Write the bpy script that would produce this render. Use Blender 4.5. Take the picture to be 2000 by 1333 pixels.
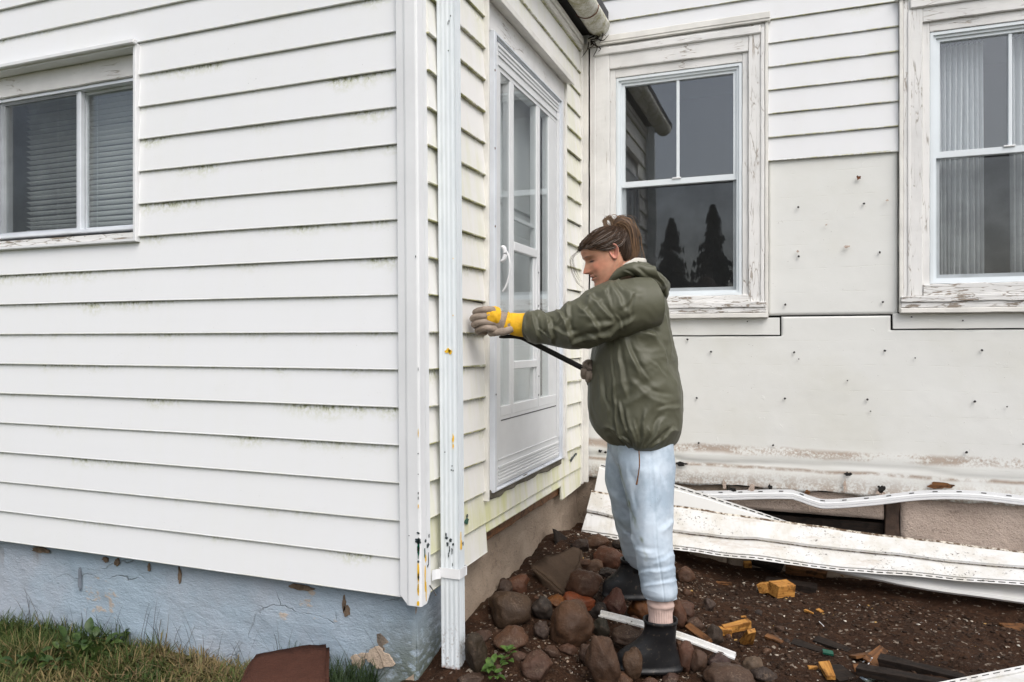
import bpy, bmesh, math, random
import numpy as np
from mathutils import Vector, Matrix

random.seed(7)
RNG = np.random.default_rng(11)
sc = bpy.context.scene
for o in list(bpy.data.objects):
    bpy.data.objects.remove(o)

# ------------------------------------------------------------------ camera, sky, sun, exposure
TH = math.atan(555 / 1450.)
S, C = math.sin(TH), math.cos(TH)
FPX, CAMZ = 1450., 1.2
cam_d = bpy.data.cameras.new('camera')
cam_d.sensor_width = 36
cam_d.lens = FPX / 2000 * 36
cam_d.clip_start = 0.02
cam_d.clip_end = 800
cam = bpy.data.objects.new('camera', cam_d)
sc.collection.objects.link(cam)
cam.location = (0, 0, CAMZ)
cam.rotation_euler = (math.radians(90), 0, TH)
sc.camera = cam

SUN_EL, SUN_AZ = math.radians(50), math.radians(138)   # azimuth from +Y clockwise
world = bpy.data.worlds.new('World')
sc.world = world
world.use_nodes = True
wn = world.node_tree
wn.nodes.clear()
sky = wn.nodes.new('ShaderNodeTexSky')
sky.sky_type = 'NISHITA'
sky.sun_disc = False
sky.sun_elevation = SUN_EL
sky.sun_rotation = SUN_AZ
sky.dust_density = 4.0
sky.air_density = 1.0
hs = wn.nodes.new('ShaderNodeHueSaturation')
hs.inputs['Saturation'].default_value = 0.56
bg = wn.nodes.new('ShaderNodeBackground')
bg.inputs['Strength'].default_value = 0.125
wo = wn.nodes.new('ShaderNodeOutputWorld')
wn.links.new(sky.outputs[0], hs.inputs['Color'])
wn.links.new(hs.outputs[0], bg.inputs['Color'])
wn.links.new(bg.outputs[0], wo.inputs['Surface'])

sun_d = bpy.data.lights.new('sun', 'SUN')
sun_d.energy = 1.0
sun_d.angle = math.radians(50)
sun_d.color = (1.0, 0.99, 0.98)
sun = bpy.data.objects.new('sun', sun_d)
sc.collection.objects.link(sun)
sdir = Vector((math.sin(SUN_AZ) * math.cos(SUN_EL), math.cos(SUN_AZ) * math.cos(SUN_EL), math.sin(SUN_EL)))
sun.rotation_euler = sdir.to_track_quat('Z', 'Y').to_euler()

sc.view_settings.view_transform = 'Standard'
sc.view_settings.look = 'None'
sc.view_settings.gamma = 1
sc.view_settings.exposure = 0.61
sc.render.engine = 'CYCLES'
sc.cycles.use_denoising = True
sc.cycles.max_bounces = 8
sc.cycles.transparent_max_bounces = 12
sc.cycles.sample_clamp_indirect = 6

# ------------------------------------------------------------------ helpers
RV = np.array((C, S, 0.)); FV = np.array((-S, C, 0.)); UV = np.array((0., 0., 1.))

def ray(px, py):
    u = (px - 1000) / FPX; v = (665 - py) / FPX
    return np.array((C * u - S, S * u + C, v))
def D(px, py, Z):                       # point seen at (px,py) of the photo, Z metres deep
    return np.array((0, 0, CAMZ)) + ray(px, py) * Z
def onY(px, py, Y):
    r = ray(px, py); return np.array((0, 0, CAMZ)) + r * (Y / r[1])
def onX(px, py, X):
    r = ray(px, py); return np.array((0, 0, CAMZ)) + r * (X / r[0])

def _hash(ix, iy, iz):
    h = (ix * 374761393 + iy * 668265263 + iz * 1442695041) & 0xFFFFFFFF
    h = ((h ^ (h >> 13)) * 1274126177) & 0xFFFFFFFF
    h = h ^ (h >> 16)
    return (h & 0xFFFF) / 32767.5 - 1.0
def vnoise(p):
    p = np.asarray(p, float)
    i = np.floor(p).astype(np.int64); f = p - i
    f = f * f * f * (f * (f * 6 - 15) + 10)
    r = 0
    for dx in (0, 1):
        for dy in (0, 1):
            for dz in (0, 1):
                w = (f[..., 0] if dx else 1 - f[..., 0]) * (f[..., 1] if dy else 1 - f[..., 1]) * (f[..., 2] if dz else 1 - f[..., 2])
                r = r + w * _hash(i[..., 0] + dx, i[..., 1] + dy, i[..., 2] + dz)
    return r
def fbm(p, o=4, g=0.5):
    r = 0; a = 1.
    p = np.asarray(p, float)
    for k in range(o):
        r = r + a * vnoise(p + 17.3 * k); p = p * 2.03; a *= g
    return r
def sstep(a, b, x):
    t = np.clip((x - a) / (b - a), 0, 1); return t * t * (3 - 2 * t)

COL = sc.collection
WL = {}
def add(name, me, mat, parent=None, origin=(0, 0, 0), label=None, cat=None, group=None, kind=None):
    o = bpy.data.objects.new(name, me)
    COL.objects.link(o)
    if mat is not None and me is not None:
        mats = mat if isinstance(mat, (list, tuple)) else [mat]
        if not me.materials:
            for m in mats: me.materials.append(m)
    origin = Vector(origin)
    o.location = origin
    WL[o.name] = origin
    if parent is not None:
        o.parent = parent
        o.matrix_parent_inverse = Matrix.Translation(-WL[parent.name])
    if label: o['label'] = label
    if cat: o['category'] = cat
    if group: o['group'] = group
    if kind: o['kind'] = kind
    return o
def empty(name, loc, label, cat, group=None):
    o = add(name, None, None, None, loc, label, cat, group)
    o.empty_display_size = 0.1
    return o
def mesh(V, Fc, origin=(0, 0, 0), smooth=False, name='mesh'):
    me = bpy.data.meshes.new(name)
    V = np.asarray(V, float) - np.asarray(origin, float)
    me.from_pydata(V.tolist(), [], [tuple(int(i) for i in f) for f in Fc])
    me.update()
    if smooth:
        me.shade_smooth()
    return me
def recalc(me):
    bm = bmesh.new(); bm.from_mesh(me)
    bmesh.ops.recalc_face_normals(bm, faces=bm.faces)
    bm.to_mesh(me); bm.free()
class MB:
    def __init__(s): s.v = []; s.f = []; s.n = 0; s.mi = []
    def put(s, V, Fc, mi=0):
        V = np.asarray(V, float).reshape(-1, 3)
        s.v.append(V)
        s.f += [tuple(int(i) + s.n for i in f) for f in Fc]
        s.mi += [mi] * len(Fc)
        s.n += len(V)
    def make(s, origin=(0, 0, 0), smooth=False, fix=False):
        me = mesh(np.concatenate(s.v), s.f, origin, False)
        me.polygons.foreach_set('material_index', s.mi)
        if fix: recalc(me)
        if smooth: me.shade_smooth()
        return me
def boxv(x0, x1, y0, y1, z0, z1):
    V = [(x, y, z) for x in (x0, x1) for y in (y0, y1) for z in (z0, z1)]
    Fc = [(0, 1, 3, 2), (4, 6, 7, 5), (0, 4, 5, 1), (2, 3, 7, 6), (0, 2, 6, 4), (1, 5, 7, 3)]
    return np.array(V, float), Fc
def box(name, x0, x1, y0, y1, z0, z1, mat, parent=None, bev=0.002, rough=0.0, seg=1, xf=None, **kw):
    """bevelled box, edges slightly uneven when rough > 0; origin at its base centre"""
    org = ((x0 + x1) / 2, (y0 + y1) / 2, z0)
    V, Fc = boxv(x0, x1, y0, y1, z0, z1)
    me = mesh(V, Fc, org)
    bm = bmesh.new(); bm.from_mesh(me)
    bmesh.ops.recalc_face_normals(bm, faces=bm.faces)
    if bev > 0:
        bmesh.ops.bevel(bm, geom=list(bm.edges), offset=bev, segments=seg, affect='EDGES', profile=0.6)
    if rough > 0:
        L = max(x1 - x0, y1 - y0, z1 - z0)
        n = max(1, min(60, int(L / 0.03)))
        ax = [x1 - x0, y1 - y0, z1 - z0].index(L)
        es = [e for e in bm.edges if abs((e.verts[0].co - e.verts[1].co)[ax]) > L * 0.6]
        bmesh.ops.subdivide_edges(bm, edges=es, cuts=n, use_grid_fill=True)
        for v in bm.verts:
            q = np.array(v.co + Vector(org)) 
            d = np.array([vnoise(q * 14 + 3.1), vnoise(q * 14 + 41.7), vnoise(q * 14 + 90.2)])
            v.co += Vector(d * rough)
    if xf is not None:
        for v in bm.verts: v.co = Vector(xf(np.array(v.co + Vector(org)))) - Vector(org)
    bm.to_mesh(me); bm.free()
    return add(name, me, mat, parent, org, **kw)
def cat_rom(P, n):
    P = np.asarray(P, float); m = len(P)
    t = np.linspace(0, m - 1 - 1e-9, n); i = t.astype(int); f = (t - i)[:, None]
    g = lambda k: P[np.clip(k, 0, m - 1)]
    a, b, c_, d = g(i - 1), g(i), g(i + 1), g(i + 2)
    a = np.where((i == 0)[:, None], 2 * b - c_, a)
    d = np.where((i >= m - 2)[:, None], 2 * c_ - b, d)
    return 0.5 * (2 * b + (c_ - a) * f + (2 * a - 5 * b + 4 * c_ - d) * f * f + (3 * b - a - 3 * c_ + d) * f ** 3)
def sweep(rows, n, seg, up=FV, cap=True, power=1.0, off=None, ends=(1, 1)):
    """tube through control rows (x,y,z,ra,rb); ra across 'up', rb along it; returns V,F,(theta,s)"""
    R = cat_rom(rows, n)
    P = R[:, :3]; T = np.gradient(P, axis=0); T /= np.linalg.norm(T, axis=1)[:, None] + 1e-12
    upv = np.broadcast_to(np.asarray(up, float), T.shape)
    sd = np.cross(T, upv); sd /= np.linalg.norm(sd, axis=1)[:, None] + 1e-12
    nm = np.cross(sd, T)
    th = np.linspace(0, 2 * math.pi, seg, endpoint=False)
    cs, sn = np.cos(th), np.sin(th)
    if power != 1.0:
        cs = np.sign(cs) * np.abs(cs) ** power; sn = np.sign(sn) * np.abs(sn) ** power
    ra, rb = R[:, 3:4], R[:, 4:5]
    dirs = sd[:, None, :] * cs[None, :, None] * 1.0 + nm[:, None, :] * sn[None, :, None]
    V = P[:, None, :] + sd[:, None, :] * (ra * cs[None])[:, :, None] + nm[:, None, :] * (rb * sn[None])[:, :, None]
    if off is not None:
        s = np.linspace(0, 1, n)[:, None] + 0 * th[None]
        V = V + dirs * off(V, th[None] + 0 * s, s)[:, :, None]
    V = V.reshape(-1, 3)
    Fc = []
    for i in range(n - 1):
        for j in range(seg):
            k = (j + 1) % seg
            Fc.append((i * seg + j, i * seg + k, (i + 1) * seg + k, (i + 1) * seg + j))
    if cap:
        if ends[0]: Fc.append(tuple(range(seg - 1, -1, -1)))
        if ends[1]: Fc.append(tuple((n - 1) * seg + j for j in range(seg)))
    return V, Fc
def tube(pts, r, seg=6, n=None):
    rows = [tuple(p) + (r if np.isscalar(r) else r[i],) * 2 for i, p in enumerate(pts)]
    P = np.asarray(pts, float); d = P[-1] - P[0]
    up = np.array((0.31, 0.2, 0.93)) if abs(d[2]) < 0.8 * np.linalg.norm(d) else np.array((0.9, 0.3, 0.1))
    return sweep(rows, n or max(2, len(pts) * 3), seg, up=up)

# ------------------------------------------------------------------ materials
class B:
    def __init__(s, name):
        s.m = bpy.data.materials.new(name); s.m.use_nodes = True
        s.t = s.m.node_tree; s.t.nodes.clear()
        s.out = s.t.nodes.new('ShaderNodeOutputMaterial')
    def n(s, typ, ins=None, **pr):
        d = s.t.nodes.new('ShaderNode' + typ)
        for k, v in pr.items(): setattr(d, k, v)
        for k, v in (ins or {}).items(): s.set(d, k, v)
        return d
    def set(s, d, k, v):
        i = d.inputs[k]
        if isinstance(v, bpy.types.NodeSocket): s.t.links.new(v, i)
        elif isinstance(v, bpy.types.Node): s.t.links.new(v.outputs[0], i)
        elif isinstance(v, (tuple, list)) and len(v) == 3 and i.type == 'RGBA': i.default_value = (*v, 1)
        else: i.default_value = v
    def pos(s): return s.n('NewGeometry').outputs['Position']
    def obj(s): return s.n('TexCoord').outputs['Object']
    def rnd(s): return s.n('ObjectInfo').outputs['Random']
    def ocol(s): return s.n('ObjectInfo').outputs['Color']
    def xyz(s, v):
        d = s.n('SeparateXYZ', {0: v}); return d.outputs
    def vm(s, v, sc_): return s.n('VectorMath', {0: v, 1: sc_}, operation='MULTIPLY').outputs[0]
    def va(s, a, b): return s.n('VectorMath', {0: a, 1: b}, operation='ADD').outputs[0]
    def ma(s, op, a, b=0.0, c=0.0, clamp=False):
        d = s.n('Math', {0: a, 1: b, 2: c}, operation=op); d.use_clamp = clamp; return d.outputs[0]
    def noise(s, v, scale=5., detail=4., rough=.55, dist=0.):
        return s.n('TexNoise', {'Vector': v, 'Scale': scale, 'Detail': detail, 'Roughness': rough, 'Distortion': dist}).outputs[0]
    def voro(s, v, scale=5., feat='F1', out=0):
        return s.n('TexVoronoi', {'Vector': v, 'Scale': scale}, feature=feat).outputs[out]
    def rng(s, v, a, b, c=0., d=1.):
        return s.n('MapRange', {0: v, 1: a, 2: b, 3: c, 4: d}, interpolation_type='SMOOTHSTEP').outputs[0]
    def mix(s, f, a, b):
        d = s.n('Mix', data_type='RGBA'); 
        s.set(d, 0, f); s.set(d, 6, a); s.set(d, 7, b); return d.outputs[2]
    def ramp(s, f, stops):
        d = s.n('ValToRGB', {0: f}); e = d.color_ramp.elements
        while len(e) < len(stops): e.new(0.5)
        for q, (p, c) in zip(e, stops): q.position = p; q.color = (*c, 1)
        return d.outputs[0]
    def bump(s, h, st=0.3, dist=0.01, nrm=None):
        ins = {'Height': h, 'Strength': st, 'Distance': dist}
        if nrm is not None: ins['Normal'] = nrm
        return s.n('Bump', ins).outputs[0]
    def done(s, col, rough=.5, nrm=None, metal=0., spec=.5, **kw):
        p = s.n('BsdfPrincipled', {'Base Color': col, 'Roughness': rough, 'Metallic': metal, 'Specular IOR Level': spec})
        for k, v in kw.items(): s.set(p, k, v)
        if nrm is not None: s.set(p, 'Normal', nrm)
        s.t.links.new(p.outputs[0], s.out.inputs['Surface']); return s.m

def m_siding(name, base=(.80, .80, .80), algae=0.15, moss=0.5, under=0.5, dirt=0.2):
    b = B(name); p = b.pos(); o = b.xyz(b.obj()); pz = b.xyz(p)
    n1 = b.noise(p, 1.3, 5, .6); n2 = b.noise(p, 7, 5, .65); n3 = b.noise(p, 60, 3, .6)
    st = b.noise(b.vm(p, (18., 18., 2.2)), 1., 4, .6)
    al = b.ma('MULTIPLY', b.rng(b.ma('ADD', b.ma('MULTIPLY', n1, .55), b.ma('MULTIPLY', st, .45)), .42, .66), algae)
    col = b.mix(al, base, (.63, .64, .29))
    col = b.mix(b.ma('MULTIPLY', b.rng(n2, .45, .75), dirt * .35), col, (.55, .53, .46))
    # moss hugging the lap above, reaching down in tufts
    pat = b.rng(b.noise(b.va(b.vm(p, (1., 1., .6)), b.vm(b.n('CombineXYZ', {0: b.rnd(), 1: b.rnd(), 2: b.rnd()}).outputs[0], (9., 9., 9.))), 2.6, 4, .6), .47, .72)
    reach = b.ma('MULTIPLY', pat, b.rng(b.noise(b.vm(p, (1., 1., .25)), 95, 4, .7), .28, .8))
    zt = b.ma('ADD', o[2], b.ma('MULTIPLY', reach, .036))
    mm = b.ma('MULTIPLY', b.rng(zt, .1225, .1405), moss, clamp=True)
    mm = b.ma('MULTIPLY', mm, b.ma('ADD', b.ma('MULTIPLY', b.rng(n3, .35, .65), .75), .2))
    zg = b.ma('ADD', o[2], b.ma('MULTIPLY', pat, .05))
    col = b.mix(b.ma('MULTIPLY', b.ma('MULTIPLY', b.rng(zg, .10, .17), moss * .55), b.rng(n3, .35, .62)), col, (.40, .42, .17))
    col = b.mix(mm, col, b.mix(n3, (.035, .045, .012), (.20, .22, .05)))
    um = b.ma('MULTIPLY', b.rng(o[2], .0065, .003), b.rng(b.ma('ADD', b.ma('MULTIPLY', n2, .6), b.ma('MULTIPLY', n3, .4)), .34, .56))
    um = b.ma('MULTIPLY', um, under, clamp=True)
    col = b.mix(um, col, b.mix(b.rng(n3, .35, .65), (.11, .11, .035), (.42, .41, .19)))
    sp = b.rng(b.noise(p, 210, 2, .5), .735, .775)
    sp = b.ma('MULTIPLY', sp, b.rng(n2, .5, .62))
    col = b.mix(b.ma('MULTIPLY', sp, .75), col, (.06, .05, .04))
    gr = b.noise(b.vm(p, (9., 9., 260.)), 1., 3, .6)
    h = b.ma('ADD', b.ma('MULTIPLY', gr, .25), b.ma('MULTIPLY', n2, .9))
    return b.done(col, b.rng(n2, .3, .7, .42, .6), b.bump(h, .12, .004), spec=.4)
def m_peel(name, axis='z', peel=.5, base=(.76, .755, .74), wood=(.20, .175, .15), seed=0.):
    b = B(name); p = b.va(b.pos(), (seed, seed, seed))
    sc_ = {'z': (1., 1., .13), 'x': (.13, 1., 1.), 'y': (1., .13, 1.)}[axis]
    q = b.vm(p, sc_)
    wq = b.va(q, b.vm(b.n('TexNoise', {'Vector': q, 'Scale': 30., 'Detail': 3.}).outputs[1], (.02, .02, .02)))
    cr = b.voro(wq, 42, 'DISTANCE_TO_EDGE'); 
    big = b.noise(b.vm(p, (1.0, 1.0, .6)), 5, 4, .6)
    fine = b.noise(q, 75, 4, .7)
    crack = b.ma('MULTIPLY', b.rng(cr, .045, .0), b.rng(b.ma('ADD', b.ma('MULTIPLY', big, .6), b.ma('MULTIPLY', fine, .4)), .60 - peel * .22, .66 - peel * .15))
    flake = b.rng(b.ma('ADD', b.ma('MULTIPLY', big, .55), b.ma('MULTIPLY', fine, .6)), .80 - peel * .2, .82 - peel * .2)
    mk = b.ma('MAXIMUM', crack, flake)
    wd = b.mix(b.noise(q, 130, 3, .6), wood, tuple(min(1, c * 2.6) for c in wood))
    pc = b.mix(b.rng(b.noise(p, 3, 5, .6), .4, .75), base, tuple(c * .84 for c in base))
    col = b.mix(b.ma('MULTIPLY', mk, .9), pc, wd)
    hh = b.ma('SUBTRACT', b.ma('MULTIPLY', b.noise(q, 40, 4, .6), .6), b.ma('MULTIPLY', mk, 1.0))
    return b.done(col, .62, b.bump(hh, .55, .004), spec=.3)
def m_plain(name, col, rough=.5, var=.12, scale=8., bump=.15, bscale=60., dist=.002, metal=0., spec=.5, dark=None, **kw):
    b = B(name); p = b.pos()
    d = dark or tuple(c * (1 - var * 2) for c in col)
    c = b.mix(b.rng(b.noise(p, scale, 5, .6), .3, .72), col, d)
    return b.done(c, rough, b.bump(b.noise(p, bscale, 4, .6), bump, dist), metal=metal, spec=spec, **kw)
def m_glass(name, f0=.06, tint=(.97, .985, .985)):
    b = B(name)
    p = b.pos()
    nb = b.bump(b.noise(p, 2.2, 2, .5), .03, .02)
    fc = b.n('LayerWeight', {'Blend': .5, 'Normal': nb}).outputs['Facing']
    fr = b.ma('ADD', b.ma('MULTIPLY', b.ma('POWER', fc, 5.), 1 - f0), f0)
    tr = b.n('BsdfTransparent', {0: tint})
    gl = b.n('BsdfGlossy', {0: (.96, .98, 1.0), 'Roughness': .012, 'Normal': nb})
    mx = b.n('MixShader', {0: fr, 1: tr.outputs[0], 2: gl.outputs[0]})
    drop = b.ma('MULTIPLY', b.rng(b.noise(p, 240, 2, .5), .70, .74), .5)
    df = b.n('BsdfDiffuse', {0: (.5, .5, .48)})
    mx2 = b.n('MixShader', {0: b.ma('ADD', b.ma('MULTIPLY', drop, .5), .012), 1: mx.outputs[0], 2: df.outputs[0]})
    b.t.links.new(mx2.outputs[0], b.out.inputs['Surface']); return b.m
def m_screen(name, dens=.5):
    b = B(name)
    tr = b.n('BsdfTransparent', {0: (1, 1, 1)})
    df = b.n('BsdfDiffuse', {0: (.025, .026, .028)})
    p = b.pos()
    mx = b.n('MixShader', {0: b.rng(b.noise(p, 6, 4, .6), .3, .7, dens - .06, dens + .06), 1: tr.outputs[0], 2: df.outputs[0]})
    b.t.links.new(mx.outputs[0], b.out.inputs['Surface']); return b.m

M = {}
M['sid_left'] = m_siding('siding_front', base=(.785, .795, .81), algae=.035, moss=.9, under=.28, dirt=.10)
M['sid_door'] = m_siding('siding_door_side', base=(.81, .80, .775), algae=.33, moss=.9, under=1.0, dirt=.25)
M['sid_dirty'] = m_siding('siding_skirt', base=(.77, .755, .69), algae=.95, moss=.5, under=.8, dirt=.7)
M['sid_back'] = m_siding('siding_back', base=(.735, .745, .76), algae=.03, moss=.35, under=.8, dirt=.15)
M['vinyl'] = m_plain('white_vinyl_trim', (.785, .795, .805), .45, .05, 4, .06, 40)
M['vinyl_old'] = m_plain('weathered_vinyl_trim', (.78, .765, .72), .5, .09, 6, .1, 40)
M['frame'] = m_plain('bluish_vinyl_frame', (.72, .77, .80), .38, .03, 5, .04, 60)
M['alum'] = m_plain('white_painted_aluminium', (.70, .735, .78), .38, .07, 7, .08, 50)
M['leaf'] = m_plain('storm_door_paint', (.70, .715, .725), .4, .05, 5, .06, 40)
M['peel_z'] = m_peel('peeling_paint_upright', 'z', .38)
M['peel_zh'] = m_peel('peeling_paint_upright_worn', 'z', .62, seed=4.)
M['peel_x'] = m_peel('peeling_paint_level', 'x', .40)
M['peel_xh'] = m_peel('peeling_paint_sill', 'x', .95, wood=(.13, .105, .08), seed=2.)
M['peel_y'] = m_peel('peeling_paint_header', 'y', .45, seed=9.)
M['glass'] = m_glass('window_glass', .088)
M['glass_door'] = m_glass('door_glass', .07)
M['screen'] = m_screen('insect_screen', .30)
M['room'] = m_plain('room_wall', (.16, .155, .15), .9, .1, 1, 0, 10)
M['room_light'] = m_plain('porch_wall', (.42, .42, .40), .9, .08, 1, 0, 10)
M['roof'] = m_plain('roof_shingle', (.07, .07, .075), .9, .2, 12, .5, 90, .004)
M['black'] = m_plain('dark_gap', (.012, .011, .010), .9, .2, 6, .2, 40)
M['nail'] = m_plain('dark_nail', (.035, .032, .032), .55, .2, 30, .2, 80)
M['rust'] = m_plain('rust', (.16, .055, .02), .85, .3, 60, .4, 160)
b = B('blind_slat'); _p = b.n('BsdfPrincipled', {'Base Color': (.86, .88, .87), 'Roughness': .5}); _t = b.n('BsdfTranslucent', {0: (.86, .88, .87)})
_m = b.n('MixShader', {0: .45, 1: _p.outputs[0], 2: _t.outputs[0]}); b.t.links.new(_m.outputs[0], b.out.inputs['Surface']); M['blind'] = b.m
for k, c in dict(yellow=(.90, .54, .02), green=(.006, .085, .05), ink=(.03, .045, .05), teal=(.02, .25, .2)).items():
    M['p_' + k] = m_plain(k + '_paint', c, .45, .12, 40, .2, 120)

def mat_foundation():
    b = B('blue_grey_painted_stucco'); p = b.pos(); z = b.xyz(p)
    n1 = b.noise(p, 2.5, 5, .6); n2 = b.noise(b.vm(p, (1., 1., 1.8)), 24, 5, .65)
    col = b.mix(b.rng(n1, .35, .7), (.345, .43, .51), (.40, .44, .50))
    pat = b.rng(b.ma('ADD', b.ma('MULTIPLY', b.noise(p, 3.4, 4, .55), .75), b.ma('MULTIPLY', n2, .25)), .635, .66)
    col = b.mix(b.ma('MULTIPLY', pat, .8), col, (.50, .40, .31))
    warp = b.va(p, b.vm(b.n('TexNoise', {'Vector': p, 'Scale': 7., 'Detail': 4.}).outputs[1], (.12, .12, .12)))
    cr = b.rng(b.voro(b.vm(warp, (1., 1., 1.8)), 2.1, 'DISTANCE_TO_EDGE'), .008, .001)
    cr = b.ma('MULTIPLY', cr, b.rng(b.noise(p, 3.3, 4, .6), .54, .66))
    col = b.mix(b.ma('MULTIPLY', cr, .4), col, (.14, .14, .14))
    # damp green-black growth that belongs to the corner of this wall
    cx = b.rng(z[0], -1.52, -1.24); low = b.rng(z[2], .36, .02)
    gm = b.ma('MULTIPLY', b.ma('MULTIPLY', cx, low), b.rng(n2, .30, .52))
    col = b.mix(b.ma('MULTIPLY', gm, .85), col, (.075, .085, .04))
    # hanging soil tubes / rust runs under the siding
    run = b.noise(b.vm(p, (9., 9., .9)), 1., 3, .5)
    rm = b.ma('MULTIPLY', b.rng(run, .60, .66), b.rng(z[2], .17, .33))
    col = b.mix(b.ma('MULTIPLY', rm, .75), col, (.20, .13, .08))
    h = b.ma('ADD', b.ma('MULTIPLY', n2, .9), b.ma('MULTIPLY', b.noise(b.vm(p, (1., 1., 2.2)), 70, 4, .7), .6))
    h = b.ma('SUBTRACT', h, b.ma('MULTIPLY', cr, .8))
    return b.done(col, .8, b.bump(h, .8, .008), spec=.25)
M['found'] = mat_foundation()
def mat_concrete(name, a, d, speck=.5, moss=0.):
    b = B(name); p = b.pos(); z = b.xyz(p)
    n1 = b.noise(p, 3, 5, .6); n2 = b.noise(p, 30, 5, .7); n3 = b.noise(p, 140, 3, .6)
    col = b.mix(b.rng(n1, .35, .7), a, d)
    col = b.mix(b.ma('MULTIPLY', b.rng(n3, .60, .68), speck), col, (.05, .04, .03))
    col = b.mix(b.ma('MULTIPLY', b.rng(b.ma('ADD', b.ma('MULTIPLY', n1, .5), b.ma('MULTIPLY', n2, .5)), .56, .64), .55), col, tuple(c * .45 for c in d))
    h = b.ma('ADD', b.ma('MULTIPLY', n2, 1.), b.ma('MULTIPLY', n3, .5))
    return b.done(col, .9, b.bump(h, .9, .010), spec=.08)
M['conc'] = mat_concrete('brown_concrete', (.36, .29, .225), (.27, .21, .16))
M['conc_back'] = mat_concrete('beige_concrete', (.52, .425, .36), (.45, .36, .30), .5)
M['slabrock'] = mat_concrete('gritty_stone', (.105, .072, .050), (.055, .037, .025), .6)
M['redslab'] = mat_concrete('red_brown_slab', (.082, .036, .025), (.055, .025, .018), .35)

def mat_sheath():
    b = B('white_sheathing'); p = b.pos(); z = b.xyz(p)
    n1 = b.noise(p, 2.2, 5, .6); n2 = b.noise(p, 16, 5, .65); n3 = b.noise(p, 90, 3, .6)
    col = b.mix(b.rng(n1, .4, .75), (.715, .72, .695), (.67, .67, .625))
    # ghost lines of the board joints, with a moss bloom here and there
    saw = b.ma('ABSOLUTE', b.ma('SUBTRACT', b.ma('FRACT', b.ma('ADD', b.ma('DIVIDE', z[2], .128), b.ma('MULTIPLY', n1, .25))), .5))
    ln = b.ma('MULTIPLY', b.rng(saw, .03, .0), b.rng(n2, .45, .62))
    col = b.mix(b.ma('MULTIPLY', ln, .12), col, (.48, .47, .36))
    # brown tide marks low on the wall
    d1 = b.ma('ABSOLUTE', b.ma('SUBTRACT', b.ma('ADD', z[2], b.ma('MULTIPLY', n1, .06)), .632))
    d2 = b.ma('ABSOLUTE', b.ma('SUBTRACT', b.ma('ADD', z[2], b.ma('MULTIPLY', n1, .05)), .535))
    sp = b.noise(b.vm(p, (1., 1., 3.)), 3.3, 3, .55)
    s1 = b.ma('MULTIPLY', b.rng(d1, .036, .008), b.rng(b.ma('ADD', b.ma('MULTIPLY', sp, .62), b.ma('MULTIPLY', n3, .38)), .43, .56))
    s2 = b.ma('MULTIPLY', b.rng(d2, .016, .0), b.rng(b.ma('ADD', b.ma('MULTIPLY', sp, .5), b.ma('MULTIPLY', n2, .5)), .42, .54))
    low = b.ma('MULTIPLY', b.rng(z[2], .52, .40), b.rng(b.ma('ADD', b.ma('MULTIPLY', n2, .5), b.ma('MULTIPLY', n3, .5)), .42, .58))
    s = b.ma('MAXIMUM', b.ma('MAXIMUM', b.ma('MULTIPLY', s1, .75), b.ma('MULTIPLY', s2, .8)), b.ma('MULTIPLY', low, .7))
    col = b.mix(s, col, b.mix(n3, (.16, .10, .065), (.44, .32, .23)))
    k = b.rng(b.noise(p, 130, 2, .5), .72, .76)
    col = b.mix(b.ma('MULTIPLY', b.ma('MULTIPLY', k, b.rng(n2, .5, .6)), .6), col, (.12, .09, .07))
    scr = b.rng(b.noise(b.vm(p, (1., 1., .5)), 9, 5, .7, 2.5), .64, .70)
    h = b.ma('ADD', b.ma('ADD', b.ma('MULTIPLY', n2, .5), b.ma('MULTIPLY', scr, .6)), b.ma('MULTIPLY', ln, -.25))
    return b.done(col, .6, b.bump(h, .25, .006), spec=.3)
M['sheath'] = mat_sheath()
def mat_dirt():
    b = B('wet_soil'); p = b.pos(); z = b.xyz(p)
    n1 = b.noise(p, 1.8, 5, .6); n2 = b.noise(p, 22, 6, .7); n3 = b.noise(p, 110, 4, .7); v = b.voro(p, 85, 'F1', 1)
    col = b.mix(b.rng(n2, .35, .68), (.026, .0125, .0070), (.056, .0285, .0165))
    col = b.mix(b.ma('MULTIPLY', b.rng(n3, .52, .66), .6), col, (.085, .054, .036))
    col = b.mix(b.ma('MULTIPLY', b.rng(n1, .5, .7), .5), col, (.015, .0085, .0055))
    sp = b.ma('MULTIPLY', b.rng(b.xyz(v)[0], .93, .95), b.rng(n2, .4, .6))
    col = b.mix(b.ma('MULTIPLY', sp, .65), col, (.42, .36, .29))
    side = b.rng(b.ma('ADD', z[0], b.ma('MULTIPLY', n1, .4)), -1.0, -1.25)
    back = b.rng(z[1], 1.6, .8)
    gm = b.ma('MAXIMUM', side, back)
    gcol = b.mix(b.rng(b.noise(p, 9, 5, .7), .4, .65), (.045, .06, .018), (.12, .10, .045))
    col = b.mix(gm, col, gcol)
    h = b.ma('ADD', b.ma('MULTIPLY', n2, 1.), b.ma('MULTIPLY', n3, .7))
    return b.done(col, b.rng(n2, .3, .7, .6, .9), b.bump(h, 1., .014), spec=.10)
M['dirt'] = mat_dirt()
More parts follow.
